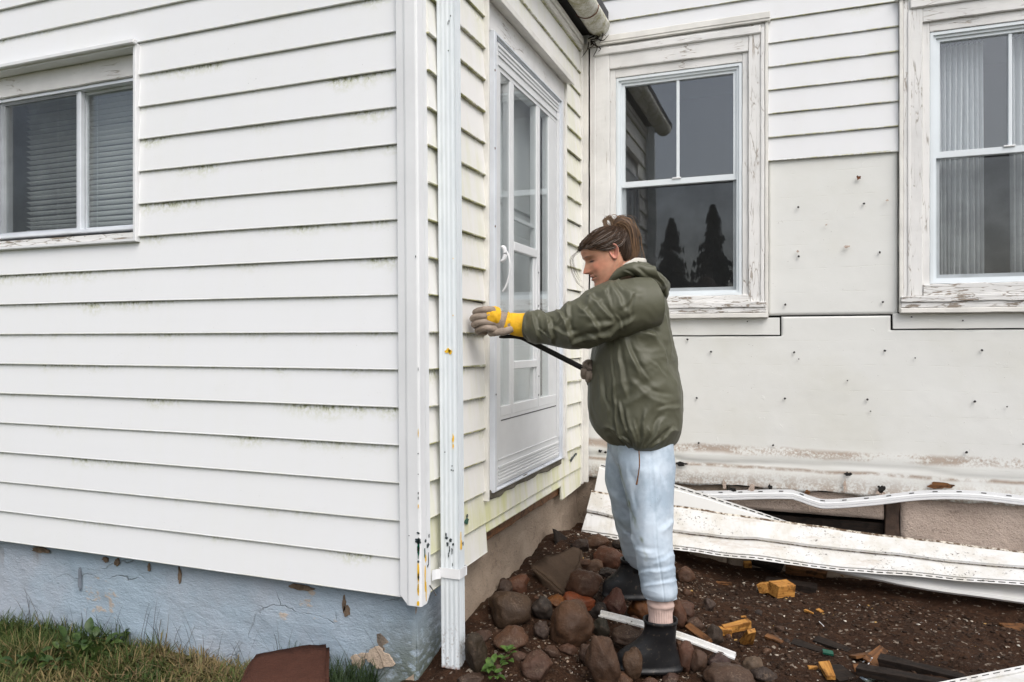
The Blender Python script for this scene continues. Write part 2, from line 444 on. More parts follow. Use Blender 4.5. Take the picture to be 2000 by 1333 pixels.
def mat_rock():
    b = B('wet_brown_rock'); p = b.obj(); pp = b.pos()
    oc = b.ocol()
    n1 = b.noise(p, 9, 5, .6); n2 = b.noise(p, 45, 5, .7); n3 = b.noise(pp, 160, 3, .6)
    col = b.mix(b.rng(n1, .35, .7), oc, b.n('Mix', {0: .5, 6: oc, 7: (.03, .022, .018, 1)}, data_type='RGBA').outputs[2])
    col = b.mix(b.ma('MULTIPLY', b.rng(n2, .54, .68), .30), col, (.13, .088, .062))
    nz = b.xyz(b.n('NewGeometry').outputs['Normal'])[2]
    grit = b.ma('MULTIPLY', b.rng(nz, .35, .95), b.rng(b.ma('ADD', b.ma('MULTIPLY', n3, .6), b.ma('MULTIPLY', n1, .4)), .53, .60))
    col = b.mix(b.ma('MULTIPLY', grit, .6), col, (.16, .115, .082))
    h = b.ma('ADD', b.ma('MULTIPLY', n2, .8), b.ma('MULTIPLY', n1, .6))
    return b.done(col, b.rng(n2, .3, .7, .45, .75), b.bump(b.ma('ADD', h, b.ma('MULTIPLY', n3, .3)), .75, .010), spec=.24)
M['rock'] = mat_rock()
def mat_wood(name, a, d, axis=(1., 12., 12.), rough=.6):
    b = B(name); p = b.obj()
    n = b.noise(b.vm(p, axis), 9, 5, .65); n2 = b.noise(p, 30, 4, .6)
    col = b.mix(b.rng(n, .35, .68), a, d)
    col = b.mix(b.ma('MULTIPLY', b.rng(n2, .50, .64), .7), col, tuple(c * .3 for c in d))
    return b.done(col, rough, b.bump(n, .5, .004), spec=.2)
M['wood'] = mat_wood('wet_yellow_wood', (.50, .25, .062), (.27, .11, .024))
M['wood_br'] = mat_wood('wet_brown_wood', (.19, .085, .032), (.09, .042, .02))
M['wood_dk'] = mat_wood('black_rotten_wood', (.012, .009, .0075), (.026, .017, .012), rough=.7)
def mat_grass():
    b = B('grass_blades'); a = b.n('Attribute', attribute_name='Col').outputs[0]
    p = b.n('BsdfPrincipled', {'Base Color': a, 'Roughness': .6, 'Specular IOR Level': .3})
    t = b.n('BsdfTranslucent', {0: a})
    mx = b.n('MixShader', {0: .3, 1: p.outputs[0], 2: t.outputs[0]})
    b.t.links.new(mx.outputs[0], b.out.inputs['Surface']); return b.m
M['grass'] = mat_grass()
def set_col(me, cols):
    at = me.color_attributes.new('Col', 'FLOAT_COLOR', 'POINT')
    c4 = np.ones((len(me.vertices), 4), np.float32); c4[:, :3] = cols
    at.data.foreach_set('color', c4.ravel())

# ------------------------------------------------------------------ ground
def gh(x, y):
    x = np.asarray(x, float); y = np.asarray(y, float)
    mound = (.10 + .07 * sstep(2.5, 3.6, y) - .05 * sstep(3.7, 4.1, y)) * np.exp(-((x + 1.2) / .48) ** 2) * sstep(2.0, 2.5, y) * (x > -1.6)
    p = np.stack([x, y, 0 * x], -1)
    near = np.exp(-((x / 5) ** 2 + ((y - 2.5) / 4) ** 2))
    n = .030 * fbm(p * 2.1, 3) * near + .010 * fbm(p * 9, 3) * near + .006 * fbm(p * 34, 2) * near
    left = sstep(-1.15, -1.5, x) * sstep(1.0, 1.9, y) * (-.035 + .02 * sstep(-3.2, -1.6, x))
    far = -.25 * sstep(6, 40, np.hypot(x, y))
    cut = -.03 * sstep(3.6, 3.9, y) * sstep(-.7, -.3, x)
    return mound + n + left + far + cut - .01
def axis_lines(a, b_, d, lo, hi):
    c_ = list(np.arange(a, b_ + 1e-6, d)); s = d
    x = a
    while x > lo: s *= 1.35; x -= s; c_.insert(0, max(x, lo))
    s = d; x = b_
    while x < hi: s *= 1.35; x += s; c_.append(min(x, hi))
    return np.array(c_)
gx = axis_lines(-3.7, 1.6, .017, -260, 260); gy = axis_lines(1.4, 4.32, .016, -260, 260)
GX, GY = np.meshgrid(gx, gy)
GZ = gh(GX, GY)
nx_, ny_ = len(gx), len(gy)
idx = np.arange(nx_ * ny_).reshape(ny_, nx_)
Fg = np.stack([idx[:-1, :-1], idx[:-1, 1:], idx[1:, 1:], idx[1:, :-1]], -1).reshape(-1, 4)
add('ground', mesh(np.stack([GX, GY, GZ], -1).reshape(-1, 3), Fg, smooth=True), M['dirt'], kind='structure')

# ------------------------------------------------------------------ the wing with the storm door
EY, EX = 2.221, -1.184          # wall planes behind the siding (front wall y, door wall x)
CH = .1277                      # height of one course
wing = empty('house_wing', (-1.2, 2.25, 0), 'white sided house wing with a sliding window, storm door and blue grey foundation', 'house')

def course(parent, along, a0, a1, base, sgn, z0, mat, h=CH, name='siding_board', lip=.0125, wav=.0009, tilt=0., sag=None, seed=0., over=.0):
    n = max(3, int(abs(a1 - a0) / .05) + 1)
    a = np.linspace(a0, a1, n)
    prof = [(.0, .0005), (lip - .0012, .0), (lip, .0022), (lip - .0012, .006), (.0022, h + over), (0., h + over)]
    V = []
    for i, t in enumerate(a):
        q = np.array([t * 1.7, z0 * 9.1 + seed, 3.3])
        w = wav * fbm(q, 3); dz = .0012 * vnoise(q * .9 + 9.) + tilt * (t - a0)
        if sag is not None: dz += sag(t)
        for d, z in prof:
            dd = d + (w if d > .001 else 0)
            V.append((t, base + sgn * dd, z0 + z + dz) if along == 'x' else (base + sgn * dd, t, z0 + z + dz))
    m = len(prof); Fc = []
    for i in range(n - 1):
        for j in range(m):
            k = (j + 1) % m
            Fc.append((i * m + j, i * m + k, (i + 1) * m + k, (i + 1) * m + j))
    Fc += [tuple(range(m)), tuple((n - 1) * m + j for j in range(m - 1, -1, -1))]
    org = (a0, base, z0) if along == 'x' else (base, a0, z0)
    me = mesh(V, Fc, org); recalc(me)
    return add(name, me, mat, parent, org)

# front wall
box('wall', -3.95, -1.2, EY + .001, EY + .10, .34, 1.60, M['room'], wing, 0)
box('wall', -3.95, -3.40, EY + .001, EY + .10, 1.60, 2.37, M['room'], wing, 0)
box('wall', -2.43, -1.2, EY + .001, EY + .10, 1.60, 2.37, M['room'], wing, 0)
box('wall', -3.95, -1.2, EY + .001, EY + .10, 2.37, 3.12, M['room'], wing, 0)
for k in range(0, 22):
    z = .335 + CH * k
    if 10 <= k <= 15:
        course(wing, 'x', -3.95, -3.373, EY, -1, z, M['sid_left'], seed=k)
        course(wing, 'x', -2.428, -1.236, EY, -1, z, M['sid_left'], seed=k)
    else:
        course(wing, 'x', -3.95, -1.236, EY, -1, z, M['sid_left'], seed=k)
# foundation, front face and door side face
def grid_wall(P, nu, nv, disp, thick):
    """closed slab from a bilinear front face P[4] (p00,p10,p11,p01), pushed by disp along its normal"""
    P = [np.asarray(p, float) for p in P]
    u = np.linspace(0, 1, nu); v = np.linspace(0, 1, nv); U_, V_ = np.meshgrid(u, v)
    Q = ((1 - U_) * (1 - V_))[..., None] * P[0] + (U_ * (1 - V_))[..., None] * P[1] + (U_ * V_)[..., None] * P[2] + ((1 - U_) * V_)[..., None] * P[3]
    nrm = np.cross(P[1] - P[0], P[3] - P[0]); nrm /= np.linalg.norm(nrm)
    Q = Q + nrm * disp(Q)[..., None]
    back = Q - nrm * thick
    i = np.arange(nu * nv).reshape(nv, nu); m = nu * nv
    Fc = [tuple(t) for t in np.stack([i[:-1, :-1], i[:-1, 1:], i[1:, 1:], i[1:, :-1]], -1).reshape(-1, 4)]
    Fc += [tuple(t[::-1] + m) for t in np.stack([i[:-1, :-1], i[:-1, 1:], i[1:, 1:], i[1:, :-1]], -1).reshape(-1, 4)]
    ring = list(i[0, :]) + list(i[1:, -1]) + list(i[-1, -2::-1]) + list(i[-2:0:-1, 0])
    for a, b_ in zip(ring, ring[1:] + ring[:1]): Fc.append((a, a + m, b_ + m, b_))
    return np.concatenate([Q.reshape(-1, 3), back.reshape(-1, 3)]), Fc
FSPL = []
rough_n = lambda Q: .0035 * fbm(Q * 11, 4) + .006 * fbm(Q * 2.5, 2)
V, Fc = grid_wall([(-3.95, 2.262, -.25), (-1.222, 2.262, -.25), (-1.222, 2.262, .37), (-3.95, 2.262, .37)], 180, 46, rough_n, .2)
add('foundation', mesh(V, Fc, (-2.6, 2.26, -.25), True), M['found'], wing, (-2.6, 2.26, -.25))
M['tan'] = mat_concrete('bare_tan_plaster', (.50, .40, .31), (.44, .34, .26), .2)
M['nest'] = m_plain('clay_tube', (.22, .155, .105), .95, .3, 40, .6, 120, .004)
for i, (px, py, s1, s2, mk) in enumerate([(738, 1284, .066, .030, 'tan'), (700, 1292, .03, .02, 'tan'), (350, 1122, .007, .032, 'nest'), (290, 1108, .006, .014, 'nest'), (672, 1180, .008, .028, 'nest'), (676, 1192, .016, .018, 'nest'), (585, 1146, .055, .012, 'nest'), (78, 1074, .045, .011, 'nest'), (205, 1092, .014, .010, 'nest'), (228, 1098, .012, .016, 'nest'), (155, 1135, .010, .045, 'ink')]):
    mt_ = {'tan': M['tan'], 'nest': M['nest'], 'ink': m_plain('worn_grey', (.20, .23, .27), .9, .2, 20, .6, 60)}[mk]
    FSPL.append((onY(px, py, 2.2535), s1, s2, mt_, 700 + i))
bulge = lambda Q: .004 * fbm(Q * 13, 4) + .010 * fbm(Q * 3, 2) + .028 * sstep(.26, .02, Q[..., 2]) * sstep(2.35, 2.9, Q[..., 1])
V, Fc = grid_wall([(-1.224, 2.264, -.25), (-1.224, 4.40, -.25), (-1.224, 4.40, .372), (-1.224, 2.264, .372)], 130, 46, bulge, .15)
add('foundation', mesh(V, Fc, (-1.22, 3.2, -.25), True), M['conc'], wing, (-1.22, 3.2, -.25))
b_found2 = box('foundation', -1.226, -1.2155, 2.27, 2.60, -.2, .36, M['found'], wing, .003, .004)
# worn timber sill above the concrete
box('sill_beam', -1.235, -1.196, 2.45, 4.30, .372, .47, M['wood_br'], wing, .004, .004)

# corner post (two wings and a rounded arris) leaning a touch
def lean(p):
    p = np.array(p, float); p[0] += (1.2 - p[2]) * .0085; return p
mb = MB()
prof = [(-1.252, 2.214), (-1.252, 2.199), (-1.250, 2.196), (-1.222, 2.194), (-1.220, 2.1915), (-1.213, 2.1895), (-1.176, 2.1885), (-1.171, 2.190), (-1.168, 2.194), (-1.167, 2.228), (-1.1695, 2.236), (-1.1695, 2.262), (-1.173, 2.266), (-1.183, 2.266), (-1.183, 2.222)]
zs = np.linspace(.318, 3.1, 40); V = []
for i, z in enumerate(zs):
    for (x, y) in prof:
        w = .0007 * vnoise(np.array([x * 3, y * 3, z * 2.2]))
        zz = z + (.030 * ((x < -1.235) or (y > 2.25)) if i == 0 else 0)
        V.append(lean((x + w, y + w, zz)))
m = len(prof); Fc = [(i * m + j, i * m + (j + 1) % m, (i + 1) * m + (j + 1) % m, (i + 1) * m + j) for i in range(len(zs) - 1) for j in range(m)]
Fc += [tuple(range(m)), tuple((len(zs) - 1) * m + j for j in range(m))]
me = mesh(V, Fc, (-1.2, 2.2, .318)); recalc(me)
post = add('corner_post', me, M['vinyl'], wing, (-1.2, 2.2, .318))

def splat(parent, c, ax1, ax2, s1, s2, mat, seed, name='paint_splatter', n=18, jag=.45, h=.0012):
    """thin raised blob of paint on the surface spanned by ax1, ax2"""
    c = np.asarray(c, float); a1 = np.asarray(ax1, float); a2 = np.asarray(ax2, float)
    nr = np.cross(a1, a2)
    V = []
    for j in range(n):
        t = 2 * math.pi * j / n
        r = 1 + jag * vnoise(np.array([math.cos(t) * 2.1 + seed * 7.7, math.sin(t) * 2.1, seed * 3.1]))
        V.append(c + a1 * s1 * r * math.cos(t) + a2 * s2 * r * math.sin(t))
    V2 = [v + nr * h for v in V]
    Fc = [tuple(range(n, 2 * n))] + [(j, (j + 1) % n, n + (j + 1) % n, n + j) for j in range(n)]
    me = mesh(V + V2, Fc, c); recalc(me)
    return add(name, me, mat, parent, c)
AX, AY, AZ = (1, 0, 0), (0, 1, 0), (0, 0, 1)
for c_, s1, s2, mt_, sd_ in FSPL: splat(wing, c_ + np.array((0, .006, 0)), AX, AZ, s1, s2, mt_, sd_, name='worn_patch', n=36, jag=.34 if s1 > .02 else .42, h=.0062)
# daubs of paint on the post: drips at the arris near the bottom, specks above
def on_post(py, px=812): 
    p = onY(px, py, 2.1878); return p
for i, (px, py, s1, s2, mk) in enumerate([(829, 1068, .004, .030, 'green'), (831, 1055, .010, .009, 'ink'), (824, 1072, .0035, .009, 'yellow'), (823, 1118, .0032, .034, 'yellow'), (824, 1150, .003, .02, 'yellow'), (823, 1178, .005, .008, 'yellow'),
        (826, 1125, .003, .012, 'green'), (821, 1148, .0012, .012, 'teal'), (826, 845, .0012, .012, 'yellow'), (824, 988, .0015, .006, 'yellow'), (822, 1040, .005, .004, 'ink'), (818, 1060, .003, .003, 'ink'),
        (828, 1096, .0035, .004, 'ink'), (812, 500, .0015, .004, 'ink'), (827, 885, .002, .0018, 'ink'), (826, 925, .0018, .0016, 'ink'), (827, 962, .0014, .004, 'ink'), (825, 972, .0016, .005, 'ink'), (822, 720, .0008, .006, 'ink'), (799, 1045, .0016, .0014, 'ink')]):
    splat(post, on_post(py, min(px, 817)), AX, AZ, s1, s2, M['p_' + mk], i)
for i, (Yv, zv, s1, s2, mk) in enumerate([(2.235, .508, .022, .008, 'ink'), (2.220, .53, .012, .006, 'ink'), (2.215, .49, .006, .022, 'green'), (2.222, .472, .007, .012, 'yellow'), (2.246, .46, .003, .02, 'ink'), (2.216, .405, .005, .04, 'yellow'), (2.222, .36, .004, .03, 'yellow'), (2.25, .54, .005, .007, 'ink'), (2.24, .44, .005, .004, 'ink')]):
    splat(post, lean((-1.1664 if Yv < 2.234 else -1.1688, Yv, zv)), AY, AZ, s1 * .6, s2, M['p_' + mk], 60 + i)
V, Fc = tube([lean((-1.168, 2.252, .372)), lean((-1.150, 2.256, .345)), lean((-1.147, 2.257, .338))], [.0022, .0022, .0042], 8)
add('nail', mesh(V, Fc), M['nail'], post)

# downspout: fluted rectangular pipe on the door wall, strap near the bottom
def rect_flutes(x0, x1, y0, y1):
    pts = []
    def side(p, q, nf, nrm):
        p = np.array(p, float); q = np.array(q, float)
        for i in range(nf * 4):
            t = i / (nf * 4); d = -.0013 * (1 if (i % 4) in (2, 3) else 0) * (1 if .06 < t < .94 else 0)
            pts.append(p + (q - p) * t + np.array(nrm) * d)
    side((x0, y0), (x1, y0), 4, (0, -1)); side((x1, y0), (x1, y1), 3, (1, 0))
    side((x1, y1), (x0, y1), 4, (0, 1)); side((x0, y1), (x0, y0), 3, (-1, 0))
    return pts
pr = rect_flutes(-1.158, -1.090, 2.318, 2.365); m = len(pr)
zs = np.linspace(.068, 3.02, 30); V = []
for z in zs:
    for x, y in pr: V.append(lean((x + .0005 * vnoise(np.array([x * 20, y * 20, z * 3])) - (z > 2.9) * .0, y, z)))
Fc = [(i * m + j, i * m + (j + 1) % m, (i + 1) * m + (j + 1) % m, (i + 1) * m + j) for i in range(len(zs) - 1) for j in range(m)]
me = mesh(V, Fc, (-1.12, 2.34, .068)); recalc(me)
b = B('downspout_paint'); p = b.pos(); z = b.xyz(p)
n2 = b.noise(b.vm(p, (30., 30., 6.)), 1., 4, .65); n3 = b.noise(p, 120, 3, .6)
cc = b.mix(b.rng(n2, .4, .7), (.70, .745, .77), (.64, .69, .72))
rm = b.ma('MULTIPLY', b.rng(b.ma('ADD', z[2], b.ma('MULTIPLY', n2, .04)), .102, .086), b.rng(n3, .25, .5))
dm = b.ma('MULTIPLY', b.rng(z[2], .30, .08), b.rng(b.ma('ADD', b.ma('MULTIPLY', n2, .55), b.ma('MULTIPLY', n3, .45)), .50, .62))
cc = b.mix(b.ma('MULTIPLY', dm, .75), cc, (.22, .17, .13))
cc = b.mix(rm, cc, (.17, .06, .025))
M['spout'] = b.done(cc, .42, b.bump(n3, .08, .002), spec=.45)
spout = add('downspout', me, M['spout'], wing, (-1.12, 2.34, .068))
strap_p = [(-1.168, 2.268), (-1.164, 2.285), (-1.152, 2.300), (-1.162, 2.311), (-1.15, 2.3135), (-1.094, 2.3135), (-1.0855, 2.320), (-1.0855, 2.362), (-1.090, 2.3695), (-1.16, 2.3695), (-1.170, 2.374)]
R_ = cat_rom([(x, y, 0) for x, y in strap_p], 60)
T_ = np.gradient(R_, axis=0); T_ /= np.linalg.norm(T_, axis=1)[:, None]; N_ = np.cross(T_, UV)
V = []
for q, nn in zip(R_, N_):
    for dz, d in ((.382, 0), (.416, 0), (.416, .0016), (.382, .0016)): V.append(lean(q + nn * d + np.array((0, 0, dz))))
Fc = [(i * 4 + j, i * 4 + (j + 1) % 4, (i + 1) * 4 + (j + 1) % 4, (i + 1) * 4 + j) for i in range(59) for j in range(4)] + [(0, 1, 2, 3), (236, 237, 238, 239)]
me = mesh(V, Fc, (-1.12, 2.31, .382)); recalc(me)
add('strap', me, M['vinyl'], spout, (-1.12, 2.31, .382))
for i, (px, py, s1, s2, mk) in enumerate([(875, 684, .0095, .0075, 'yellow'), (879, 686, .006, .009, 'yellow'), (888, 858, .0035, .016, 'yellow'), (886, 871, .0025, .008, 'yellow'), (887, 504, .0012, .0018, 'yellow'), (889, 615, .0016, .0022, 'yellow'),
        (872, 1050, .006, .004, 'ink'), (880, 1054, .005, .006, 'ink'), (885, 1062, .004, .004, 'ink'), (874, 1062, .004, .007, 'ink'), (878, 1072, .002, .012, 'ink'), (883, 1074, .002, .012, 'ink'), (871, 1044, .003, .008, 'ink'), (876, 1083, .0015, .008, 'ink'),
        (882, 917, .003, .002, 'ink'), (883, 909, .002, .002, 'ink'), (869, 882, .002, .002, 'ink'), (884, 1102, .0014, .006, 'ink'), (887, 918, .0016, .003, 'ink'), (877, 40, .0016, .004, 'ink'), (875, 44, .001, .006, 'ink'), (876, 98, .0016, .003, 'ink'), (880, 30, .0014, .003, 'ink')]):
    c_ = onY(min(px, 885), py, 2.3172)
    splat(spout, c_, AX, AZ, s1, s2, M['p_' + mk], 100 + i, h=.0010)
for i, (Yv, zv, s1, s2, mk) in enumerate([(2.335, .50, .004, .03, 'yellow'), (2.340, .49, .003, .018, 'yellow'), (2.352, .495, .004, .006, 'ink')]):
    splat(spout, lean((-1.0895, Yv, zv)), AY, AZ, s1, s2, M['p_' + mk], 150 + i)

# ---- front sliding window
def ring_boxes(parent, name, x0, x1, z0, z1, w, y0, y1, mat, bev=.002, bot=None):
    b_ = w if bot is None else bot
    box(name, x0, x0 + w, y0, y1, z0, z1, mat, parent, bev)
    box(name, x1 - w, x1, y0, y1, z0, z1, mat, parent, bev)
    box(name, x0 + w, x1 - w, y0 + .0006, y1 - .0006, z1 - w, z1, mat, parent, bev)
    box(name, x0 + w, x1 - w, y0 + .0006, y1 - .0006, z0, z0 + b_, mat, parent, bev)
def frame_mesh(x0, x1, z0, z1, w, y0, y1, bot=None, top=None, step=.0):
    """mitred rectangular frame as one mesh"""
    wb = w if bot is None else bot; wt = w if top is None else top
    o_ = [(x0, z0), (x1, z0), (x1, z1), (x0, z1)]; i_ = [(x0 + w, z0 + wb), (x1 - w, z0 + wb), (x1 - w, z1 - wt), (x0 + w, z1 - wt)]
    rings = [[(x, y1, z) for x, z in o_], [(x, y0 + .003, z) for x, z in o_], [(x + (.003 if x == x0 else -.003), y0, z + (.003 if z == z0 else -.003)) for x, z in o_]]
    mid = [tuple(a * .45 + c_ * .55 for a, c_ in zip(p, q)) for p, q in zip(o_, i_)]
    if step:
        rings += [[(x, y0, z) for x, z in mid], [(x, y0 + step, z) for x, z in mid]]
    rings += [[(x, y0 + step, z) for x, z in i_], [(x, y1, z) for x, z in i_]]
    V = [p for r in rings for p in r]; n = len(rings)
    Fc = [(i * 4 + j, i * 4 + (j + 1) % 4, ((i + 1) % n) * 4 + (j + 1) % 4, ((i + 1) % n) * 4 + j) for i in range(n) for j in range(4)]
    return V, Fc
def frame_obj(name, parent, x0, x1, z0, z1, w, y0, y1, mat, bot=None, top=None, step=0., **kw):
    V, Fc = frame_mesh(x0, x1, z0, z1, w, y0, y1, bot, top, step)
    org = ((x0 + x1) / 2, y0, z0)
    me = mesh(V, Fc, org); recalc(me)
    return add(name, me, mat, parent, org, **kw)
def pane(parent, x0, x1, z0, z1, y, mat=None, name='pane', th=.004):
    V, Fc = boxv(x0, x1, y, y + th, z0, z1)
    org = ((x0 + x1) / 2, y, z0)
    me = mesh(V[:], [Fc[2]] if th == 0 else Fc, org); recalc(me)
    return add(name, me, mat or M['glass'], parent, org)

# outer vinyl channel (L section) is the window part itself
swin = frame_obj('window', wing, -3.372, -2.424, 1.592, 2.372, .014, 2.196, 2.30, M['vinyl'], bot=.012)
box('drip_cap', -3.39, -2.418, 2.178, 2.2, 2.366, 2.384, M['vinyl'], swin, .003)
box('header_board', -3.357, -2.439, 2.248, 2.33, 2.268, 2.357, M['peel_x'], swin, .003, .0015)
box('jamb_board', -3.357, -3.317, 2.252, 2.33, 1.65, 2.268, M['peel_z'], swin, .003)
V, Fc = boxv(-3.357, -2.439, 2.205, 2.33, 1.606, 1.652)
V[[i for i in range(8) if V[i][1] < 2.21 and V[i][2] > 1.62]] -= (0, 0, .022)
add('sill', mesh(V, Fc, (-2.86, 2.2, 1.606)), M['peel_xh'], swin, (-2.86, 2.2, 1.606))
sf = frame_obj('frame', swin, -3.317, -2.440, 1.6535, 2.268, .014, 2.258, 2.325, M['alum'])
for a, b_, yy in ((-3.302, -2.812, 2.268), (-2.836, -2.456, 2.290)):
    frame_obj('sash', swin, a, b_, 1.667, 2.254, .026 if a < -3 else .024, yy, yy + .02, M['alum'], bot=.012, top=.012, step=.003)
pane(swin, -3.276, -2.836, 1.68, 2.241, 2.277)
pane(swin, -2.812, -2.481, 1.68, 2.241, 2.299)
pane(swin, -3.300, -2.83, 1.675, 2.250, 2.2625, M['screen'], 'insect_screen', 0)
blind = empty('window_blind', (-2.84, 2.40, 1.68), 'white slatted blind hanging behind the sliding window', 'blind')
slm = None
for k in range(27):
    zc = 1.665 + k * .0232
    if slm is None:
        V = []; 
        for i, x in enumerate(np.linspace(-3.285, -2.47, 14)):
            for t in (-1, -.4, .4, 1):
                V.append((x, 2.385 + t * .0115, -t * .0056 + .0022 * (1 - t * t)))
        Fc = [(i * 4 + j, i * 4 + j + 1, (i + 1) * 4 + j + 1, (i + 1) * 4 + j) for i in range(13) for j in range(3)]
        slm = mesh(V, Fc, (-2.84, 2.385, 0), True)
        slm.materials.append(M['blind'])
    s = add('slat', slm, None, blind, (-2.84, 2.385, zc + .0012 * random.uniform(-1, 1)))
    s.rotation_euler = (random.uniform(-.05, .05), (random.uniform(-.004, .004) if k > 3 else (.03 - .008 * k)), 0)
box('head_rail', -3.29, -2.465, 2.37, 2.40, 2.285, 2.31, M['blind'], blind, .002)
for x in (-3.08, -2.84, -2.60):
    V, Fc = tube([(x, 2.372, 1.66), (x + .001, 2.372, 2.0), (x, 2.372, 2.29)], .0009, 5)
    add('cord', mesh(V, Fc), M['blind'], blind)

# ---- door wall: backing, courses left, right, above and below the door
YD0, YD1 = 2.762, 3.862          # outside of the door trim
box('wall', EX - .10, EX - .001, 2.222, 2.80, .465, 3.1, M['room'], wing, 0)
box('wall', EX - .10, EX - .001, 3.79, 4.40, .465, 3.1, M['room'], wing, 0)
box('wall', EX - .10, EX - .001, 2.80, 3.79, 2.50, 3.1, M['room'], wing, 0)
box('wall', EX - .10, EX - .001, 2.80, 3.79, .465, .57, M['room'], wing, 0)
ZC = lambda k: .335 + CH * k
for k in range(2, 21):
    z = ZC(k)
    if k < 17:
        course(wing, 'y', 2.262, YD0 - .006, EX, 1, z, M['sid_door'], seed=50 + k, lip=.0165, wav=.0016, sag=(lambda t: -.006 * sstep(2.55, 2.76, t)) if k in (7, 6) else None)
        course(wing, 'y', YD1, 4.196, EX, 1, z, M['sid_door'], seed=80 + k, lip=.0165, wav=.0013, sag=lambda t, k=k: .005 * math.sin(k * 2.2) * (t - 3.86) * 3)
    elif k == 17:
        course(wing, 'y', 2.262, YD0 - .006, EX, 1, z, M['sid_door'], seed=50 + k)
        course(wing, 'y', YD1, 4.196, EX, 1, z, M['sid_door'], seed=80 + k)
    else:
        course(wing, 'y', 2.262, 4.196, EX, 1, z, M['sid_door'], seed=110 + k)
course(wing, 'y', 2.262, 4.196, EX, 1, ZC(1), M['sid_dirty'], seed=200)                       # skirt under the threshold
course(wing, 'y', 2.262, YD0 + .02, EX, 1, ZC(0), M['sid_door'], seed=201, tilt=.012)
course(wing, 'y', 3.81, 4.190, EX, 1, ZC(0) + .012, M['sid_dirty'], seed=202, tilt=.03)
# lower lip left behind where the bottom course was torn off
course(wing, 'y', YD0 + .025, 3.81, EX, 1, ZC(0) + .085, M['sid_dirty'], seed=203, h=.040, lip=.009, name='torn_lip')
splat(wing, (EX + .0125, 2.575, .515), AY, AZ, .018, .010, M['p_green'], 301, h=.003)
splat(wing, (EX + .0125, 2.58, .535), AY, AZ, .006, .006, M['p_ink'], 302, h=.003)
for i, (y, z) in enumerate([(3.98, .535), (4.0, .541), (4.02, .545), (4.05, .552), (4.08, .556)]):
    splat(wing, (EX + .0105, y, z), AY, AZ, .014, .007, M['p_ink'], 310 + i, h=.004)
# inner corner post where the wing meets the house
box('inner_corner_trim', EX + .001, EX + .020, 4.186, 4.2195, .365, 2.95, M['vinyl_old'], wing, .003, .001)
box('inner_corner_trim', EX + .001, EX + .046, 4.2196, 4.236, .372, 2.945, M['vinyl_old'], wing, .003, .001)
# casing round the storm door
door = frame_obj('storm_door', wing, 0, 1, 0, 1, .1, 0, .1, M['alum']) if False else None
def ybox(name, y0, y1, x0, x1, z0, z1, mat, parent, bev=.002, rough=0., **kw):
    return box(name, x0, x1, y0, y1, z0, z1, mat, parent, bev, rough, **kw)
ybox('door_trim', YD0 - .006, YD0 + .008, EX + .001, EX + .028, .552, 2.60, M['vinyl_old'], wing, .002, .0012)
ybox('door_trim', YD1 - .012, YD1 + .001, EX + .001, EX + .026, .56, 2.60, M['vinyl_old'], wing, .002, .0008)
ybox('door_casing', 3.774, YD1 - .012, EX - .06, EX + .017, .57, 2.50, M['peel_zh'], wing, .003, .002)
ybox('door_casing', YD0 + .0085, YD0 + .05, EX - .06, EX + .010, .57, 2.50, M['peel_z'], wing, .003, .001)
ybox('door_header', YD0 + .008, YD1 - .0125, EX - .06, EX + .015, 2.472, 2.592, M['peel_y'], wing, .003, .002)
ybox('drip_cap', YD0 - .02, YD1 + .012, EX, EX + .062, 2.594, 2.606, M['vinyl_old'], wing, .002, .001)
ybox('drip_cap_lip', YD0 - .02, YD1 + .012, EX + .056, EX + .064, 2.584, 2.612, M['vinyl_old'], wing, .002, .001)
ybox('threshold', YD0 + .02, 3.78, EX - .12, EX + .022, .548, .588, mat_concrete('rotten_threshold', (.22, .20, .16), (.12, .11, .085), .8), wing, .006, .007)
# storm door: aluminium outer frame, leaf with stiles, rails, three lights, kick panel
XD = EX + .004
def yz_frame(y0, y1, z0, z1, w, x0, x1, bot=None, top=None, step=0.):
    V, Fc = frame_mesh(y0, y1, z0, z1, w, -x1, -x0, bot, top, step)
    return [(-v[1], v[0], v[2]) for v in V], Fc
V, Fc = yz_frame(2.812, 3.774, .578, 2.474, .044, XD - .05, XD + .027, bot=.012, top=.018, step=.010)
me = mesh(V, Fc, (XD, 3.29, .578)); recalc(me)
sdoor = add('storm_door', me, M['alum'], wing, (XD, 3.29, .578), label='white storm door with three narrow glass lights and a pull handle')
LY0, LY1, LZ0, LZ1 = 2.864, 3.727, .592, 2.452
V, Fc = yz_frame(LY0, LY1, LZ0, LZ1, .040, XD - .03, XD + .016, bot=.315, top=.118)
me = mesh(V, Fc, (XD, 3.29, LZ0)); recalc(me); add('stile_frame', me, M['leaf'], sdoor, (XD, 3.29, LZ0))
# raised moulding bands: bottom ribs, top ribs, right side ribs
for i, (z, h) in enumerate([(.605, .012), (.622, .008), (.636, .008), (.650, .008), (.664, .012), (.70, .006)]):
    ybox('rib', LY0 + .012, LY1 - .012, XD + .0155, XD + .0195 + .002 * (i in (0, 4)), z, z + h, M['leaf'], sdoor, .0016)
for i, (z, h) in enumerate([(2.432, .014), (2.412, .010), (2.392, .014), (2.352, .006)]):
    ybox('rib', LY0 + .012, LY1 - .012, XD + .0155, XD + .0215, z, z + h, M['leaf'], sdoor, .0016)
for i, (y, w) in enumerate([(3.7205, .006), (3.705, .010), (3.690, .006)]):
    ybox('rib', y - w / 2, y + w / 2, XD + .0155, XD + .021, .70, 2.392, M['leaf'], sdoor, .0016)
YB = [2.904, 3.016, 3.066, 3.374, 3.424, 3.560, 3.687]
ZG0, ZG1 = .925, 2.334
